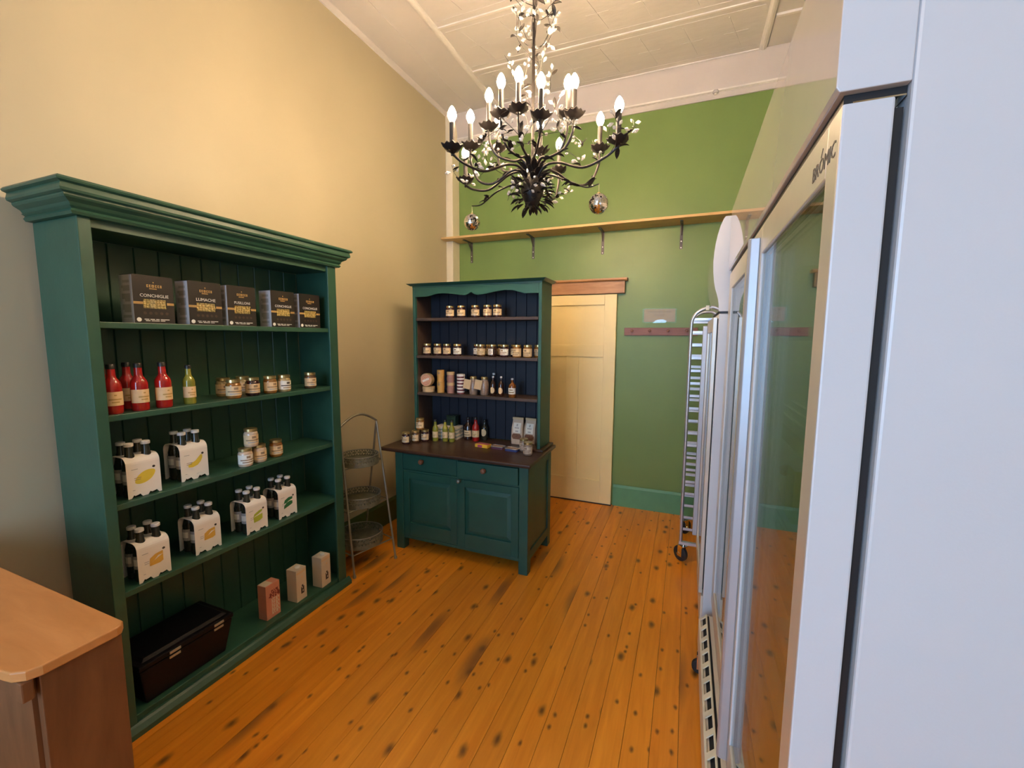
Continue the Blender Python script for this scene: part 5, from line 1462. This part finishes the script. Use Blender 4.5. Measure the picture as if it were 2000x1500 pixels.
# on the tabletop
z5 = 0.7805
G11 = 'preserve jars at the left end of the dresser tabletop'
dup(J, 'front left jar of the small pyramid on the dresser tabletop', (-1.985, 2.735, z5), R(-25), G11, {'jar_body': M['dark_jam']})
dup(J, 'middle jar of the bottom row in the pyramid on the dresser tabletop', (-1.950, 2.810, z5), R(-25), G11, {'jar_body': M['brown_jam']})
dup(J, 'right jar of the bottom row in the pyramid on the dresser tabletop', (-1.900, 2.868, z5), R(-15), G11, {'jar_body': M['dark_jam']})
dup(J, 'jar balanced on top of the pyramid at the left of the dresser tabletop', (-1.938, 2.858, z5 + 0.0925), R(-15), G11, {'jar_body': M['amber']})
G12 = 'green sauce bottles on the dresser tabletop'
for x, y, lab in ((-1.828, 2.905, 'leftmost green sauce bottle standing in front of the striped carton'), (-1.750, 2.925, 'middle of the three green sauce bottles in front of the striped carton'), (-1.693, 2.930, 'rightmost green sauce bottle in front of the striped carton')):
    dup(grn, lab, (x, y, z5), R(-8), G12)
t = thing('striped_carton', 'white carton with pale blue stripes behind the green bottles on the dresser', 'box', (-1.770, 3.045, z5), R(3))
MB().box(-0.115, 0.085, -0.065, 0.060, 0, 0.100).build('carton_body', M['white_card'], t, bevel=0.0015)
for k in range(3):
    MB().box(-0.114, 0.0855, -0.0656, -0.0651, 0.018 + k * 0.028, 0.028 + k * 0.028).build('stripe_print', M['stripe_blue'], t)
    MB().box(0.0851, 0.0856, -0.0650, 0.059, 0.018 + k * 0.028, 0.028 + k * 0.028).build('stripe_print', M['stripe_blue'], t)
MB().prism(ellipse(0.0, 0.055, 0.022, 0.015, 0, 18), 'x', 0.0857, 0.0862).build('oval_print', M['grey_ink'], t)
MB().prism(ellipse(0.050, 0.055, 0.022, 0.015, 0, 18), 'y', -0.0662, -0.0657).build('oval_print', M['grey_ink'], t)
t = thing('green_canister', 'dark green canister standing on the striped carton behind the bottles', 'canister', (-1.765, 3.07, z5 + 0.1005))
MB().box(-0.042, 0.042, -0.03, 0.03, 0, 0.075).build('canister_body', M['green_can'], t, bevel=0.006)
MB().box(-0.044, 0.044, -0.032, 0.032, 0.0752, 0.084).build('lid', M['green_can'], t, bevel=0.003)
bottle('round-shouldered dark bottle with wide cream label on the dresser tabletop', (-1.615, 3.060, z5), 0.034, 0.180, 'syrup', 'black_cap', (0.14, 0.42))
dup(red, 'red sauce bottle on the dresser tabletop', (-1.535, 3.035, z5), R(-5))['group'] = ''
bottle('slim black bottle with oval cream label on the dresser tabletop', (-1.483, 3.090, z5), 0.026, 0.165, 'dark_glass', 'black_cap', (0.20, 0.56), None, 0.36, 'bottle', 'label', True)
def paper_bag(label, x, y, rz):
    t = thing('paper_bag', label, 'bag', (x, y, z5), rz, 'kraft bags of nuts on the dresser tabletop')
    w, dpt, h = 0.047, 0.030, 0.205
    b = MB()
    secs = [(0, w, dpt), (0.05, w * 1.02, dpt * 1.05), (0.13, w * 0.97, dpt * 0.9), (0.175, w * 0.94, dpt * 0.35), (h, w * 0.94, 0.004)]
    for z, a, d_ in secs: b.v += [(-a, -d_, z), (a, -d_, z), (a, d_, z), (-a, d_, z)]
    for k in range(len(secs) - 1):
        for q in range(4):
            q2 = (q + 1) % 4
            b.face((4 * k + q, 4 * k + q2, 4 * k + 4 + q2, 4 * k + 4 + q))
    b.face((3, 2, 1, 0)); kk = 4 * (len(secs) - 1); b.face((kk, kk + 1, kk + 2, kk + 3))
    b.build('bag_body', M['bag'], t, bevel=0.003)
    MB().box(-w * 0.95, w * 0.95, -0.0085, 0.0085, h - 0.012, h + 0.004).build('folded_top', M['kraft'], t)
    lb = MB().sheet((-0.031, -0.0278, 0.168), (0.062, 0, 0), (0, -0.0045, -0.076), ["0" * 10, "0000110000", "0000110000", "0" * 10, "0011111100", "0" * 10, "0" * 10, "0001111000", "0" * 10])
    lb.v = [(x_, -0.0105 - (0.175 - z_) * 0.42 if z_ > 0.13 else -0.0295 - (0.13 - z_) * 0.05, z_) for x_, y_, z_ in lb.v]
    lb.build('label', [M['label_w'], M['grey_ink']], t, fix=False)
    nw = MB().sheet((-0.040, -0.0335, 0.085), (0.080, 0, 0), (0, 0, -0.042), ["0111111110", "1111111111", "1111111111", "1111111111", "0111111110"])
    nw.build('nut_window', [M['bag'], M['nut']], t, fix=False)
    return t
paper_bag('left kraft bag of nuts with pale label on the dresser tabletop', -1.185, 3.075, R(-4))
paper_bag('right kraft bag of nuts with pale label beside the dresser upright', -1.082, 3.080, R(-8))
G13 = 'small spice jars at the right of the dresser tabletop'
dup(J, 'spice jar set behind the front one at the right of the dresser tabletop', (-1.072, 2.895, z5), R(-10), G13, {'jar_body': M['spice'], 'label': [M['bag'], M['spice'], M['spice']]})
dup(J, 'spice jar nearest the right front corner of the dresser tabletop', (-1.008, 2.805, z5), R(-10), G13, {'jar_body': M['spice'], 'label': [M['bag'], M['spice'], M['spice']]})
def rr_poly(w, d_, r, n=5):
    out = []
    for cx, cy, a0 in ((w - r, d_ - r, 0), (-w + r, d_ - r, PI / 2), (-w + r, -d_ + r, PI), (w - r, -d_ + r, 1.5 * PI)):
        for k in range(n):
            a = a0 + (PI / 2) * k / (n - 1)
            out.append((cx + r * math.cos(a), cy + r * math.sin(a)))
    return out
def fish_tin(label, x, y, mt, rz, lidm):
    t = thing('fish_tin', label, 'tin', (x, y, z5), rz, 'flat tins on the dresser tabletop')
    MB().prism(rr_poly(0.050, 0.030, 0.014), 'z', 0, 0.016).build('tin_body', M[mt], t, smooth=True)
    MB().tube([(px_, py_, 0.0182) for px_, py_ in rr_poly(0.050, 0.030, 0.014)], 0.0034, 6, closed=True).build('rim', M['tin_rim'], t, smooth=True)
    MB().prism(rr_poly(0.046, 0.026, 0.012), 'z', 0.0162, 0.0172).build('lid', M[lidm], t)
    return t
t = thing('tin_box', 'flat yellow boxed tin with magenta print on the dresser tabletop', 'box', (-1.392, 2.875, z5), R(-8), 'flat tins on the dresser tabletop')
MB().box(-0.056, 0.056, -0.030, 0.030, 0, 0.024).build('box_body', M['tin_yellow'], t, bevel=0.003)
MB().box(-0.030, 0.010, -0.0307, -0.0302, 0.003, 0.020).build('print', M['tin_pink'], t)
MB().box(-0.052, 0.052, -0.012, 0.020, 0.0242, 0.0246).build('top_print', M['tin_pink'], t)
fish_tin('flat plum-coloured tin with silver rim in the middle of the dresser tabletop', -1.270, 2.880, 'tin_purple', R(-3), 'tin_inside')
fish_tin('flat blue tin with silver rim beside the spice jars on the dresser', -1.150, 2.862, 'tin_blue', R(-5), 'tin_inside')

for o in list(bpy.data.objects):
    if o.get('world_parts'): del o['world_parts']
    if o.get('group') == '': del o['group']
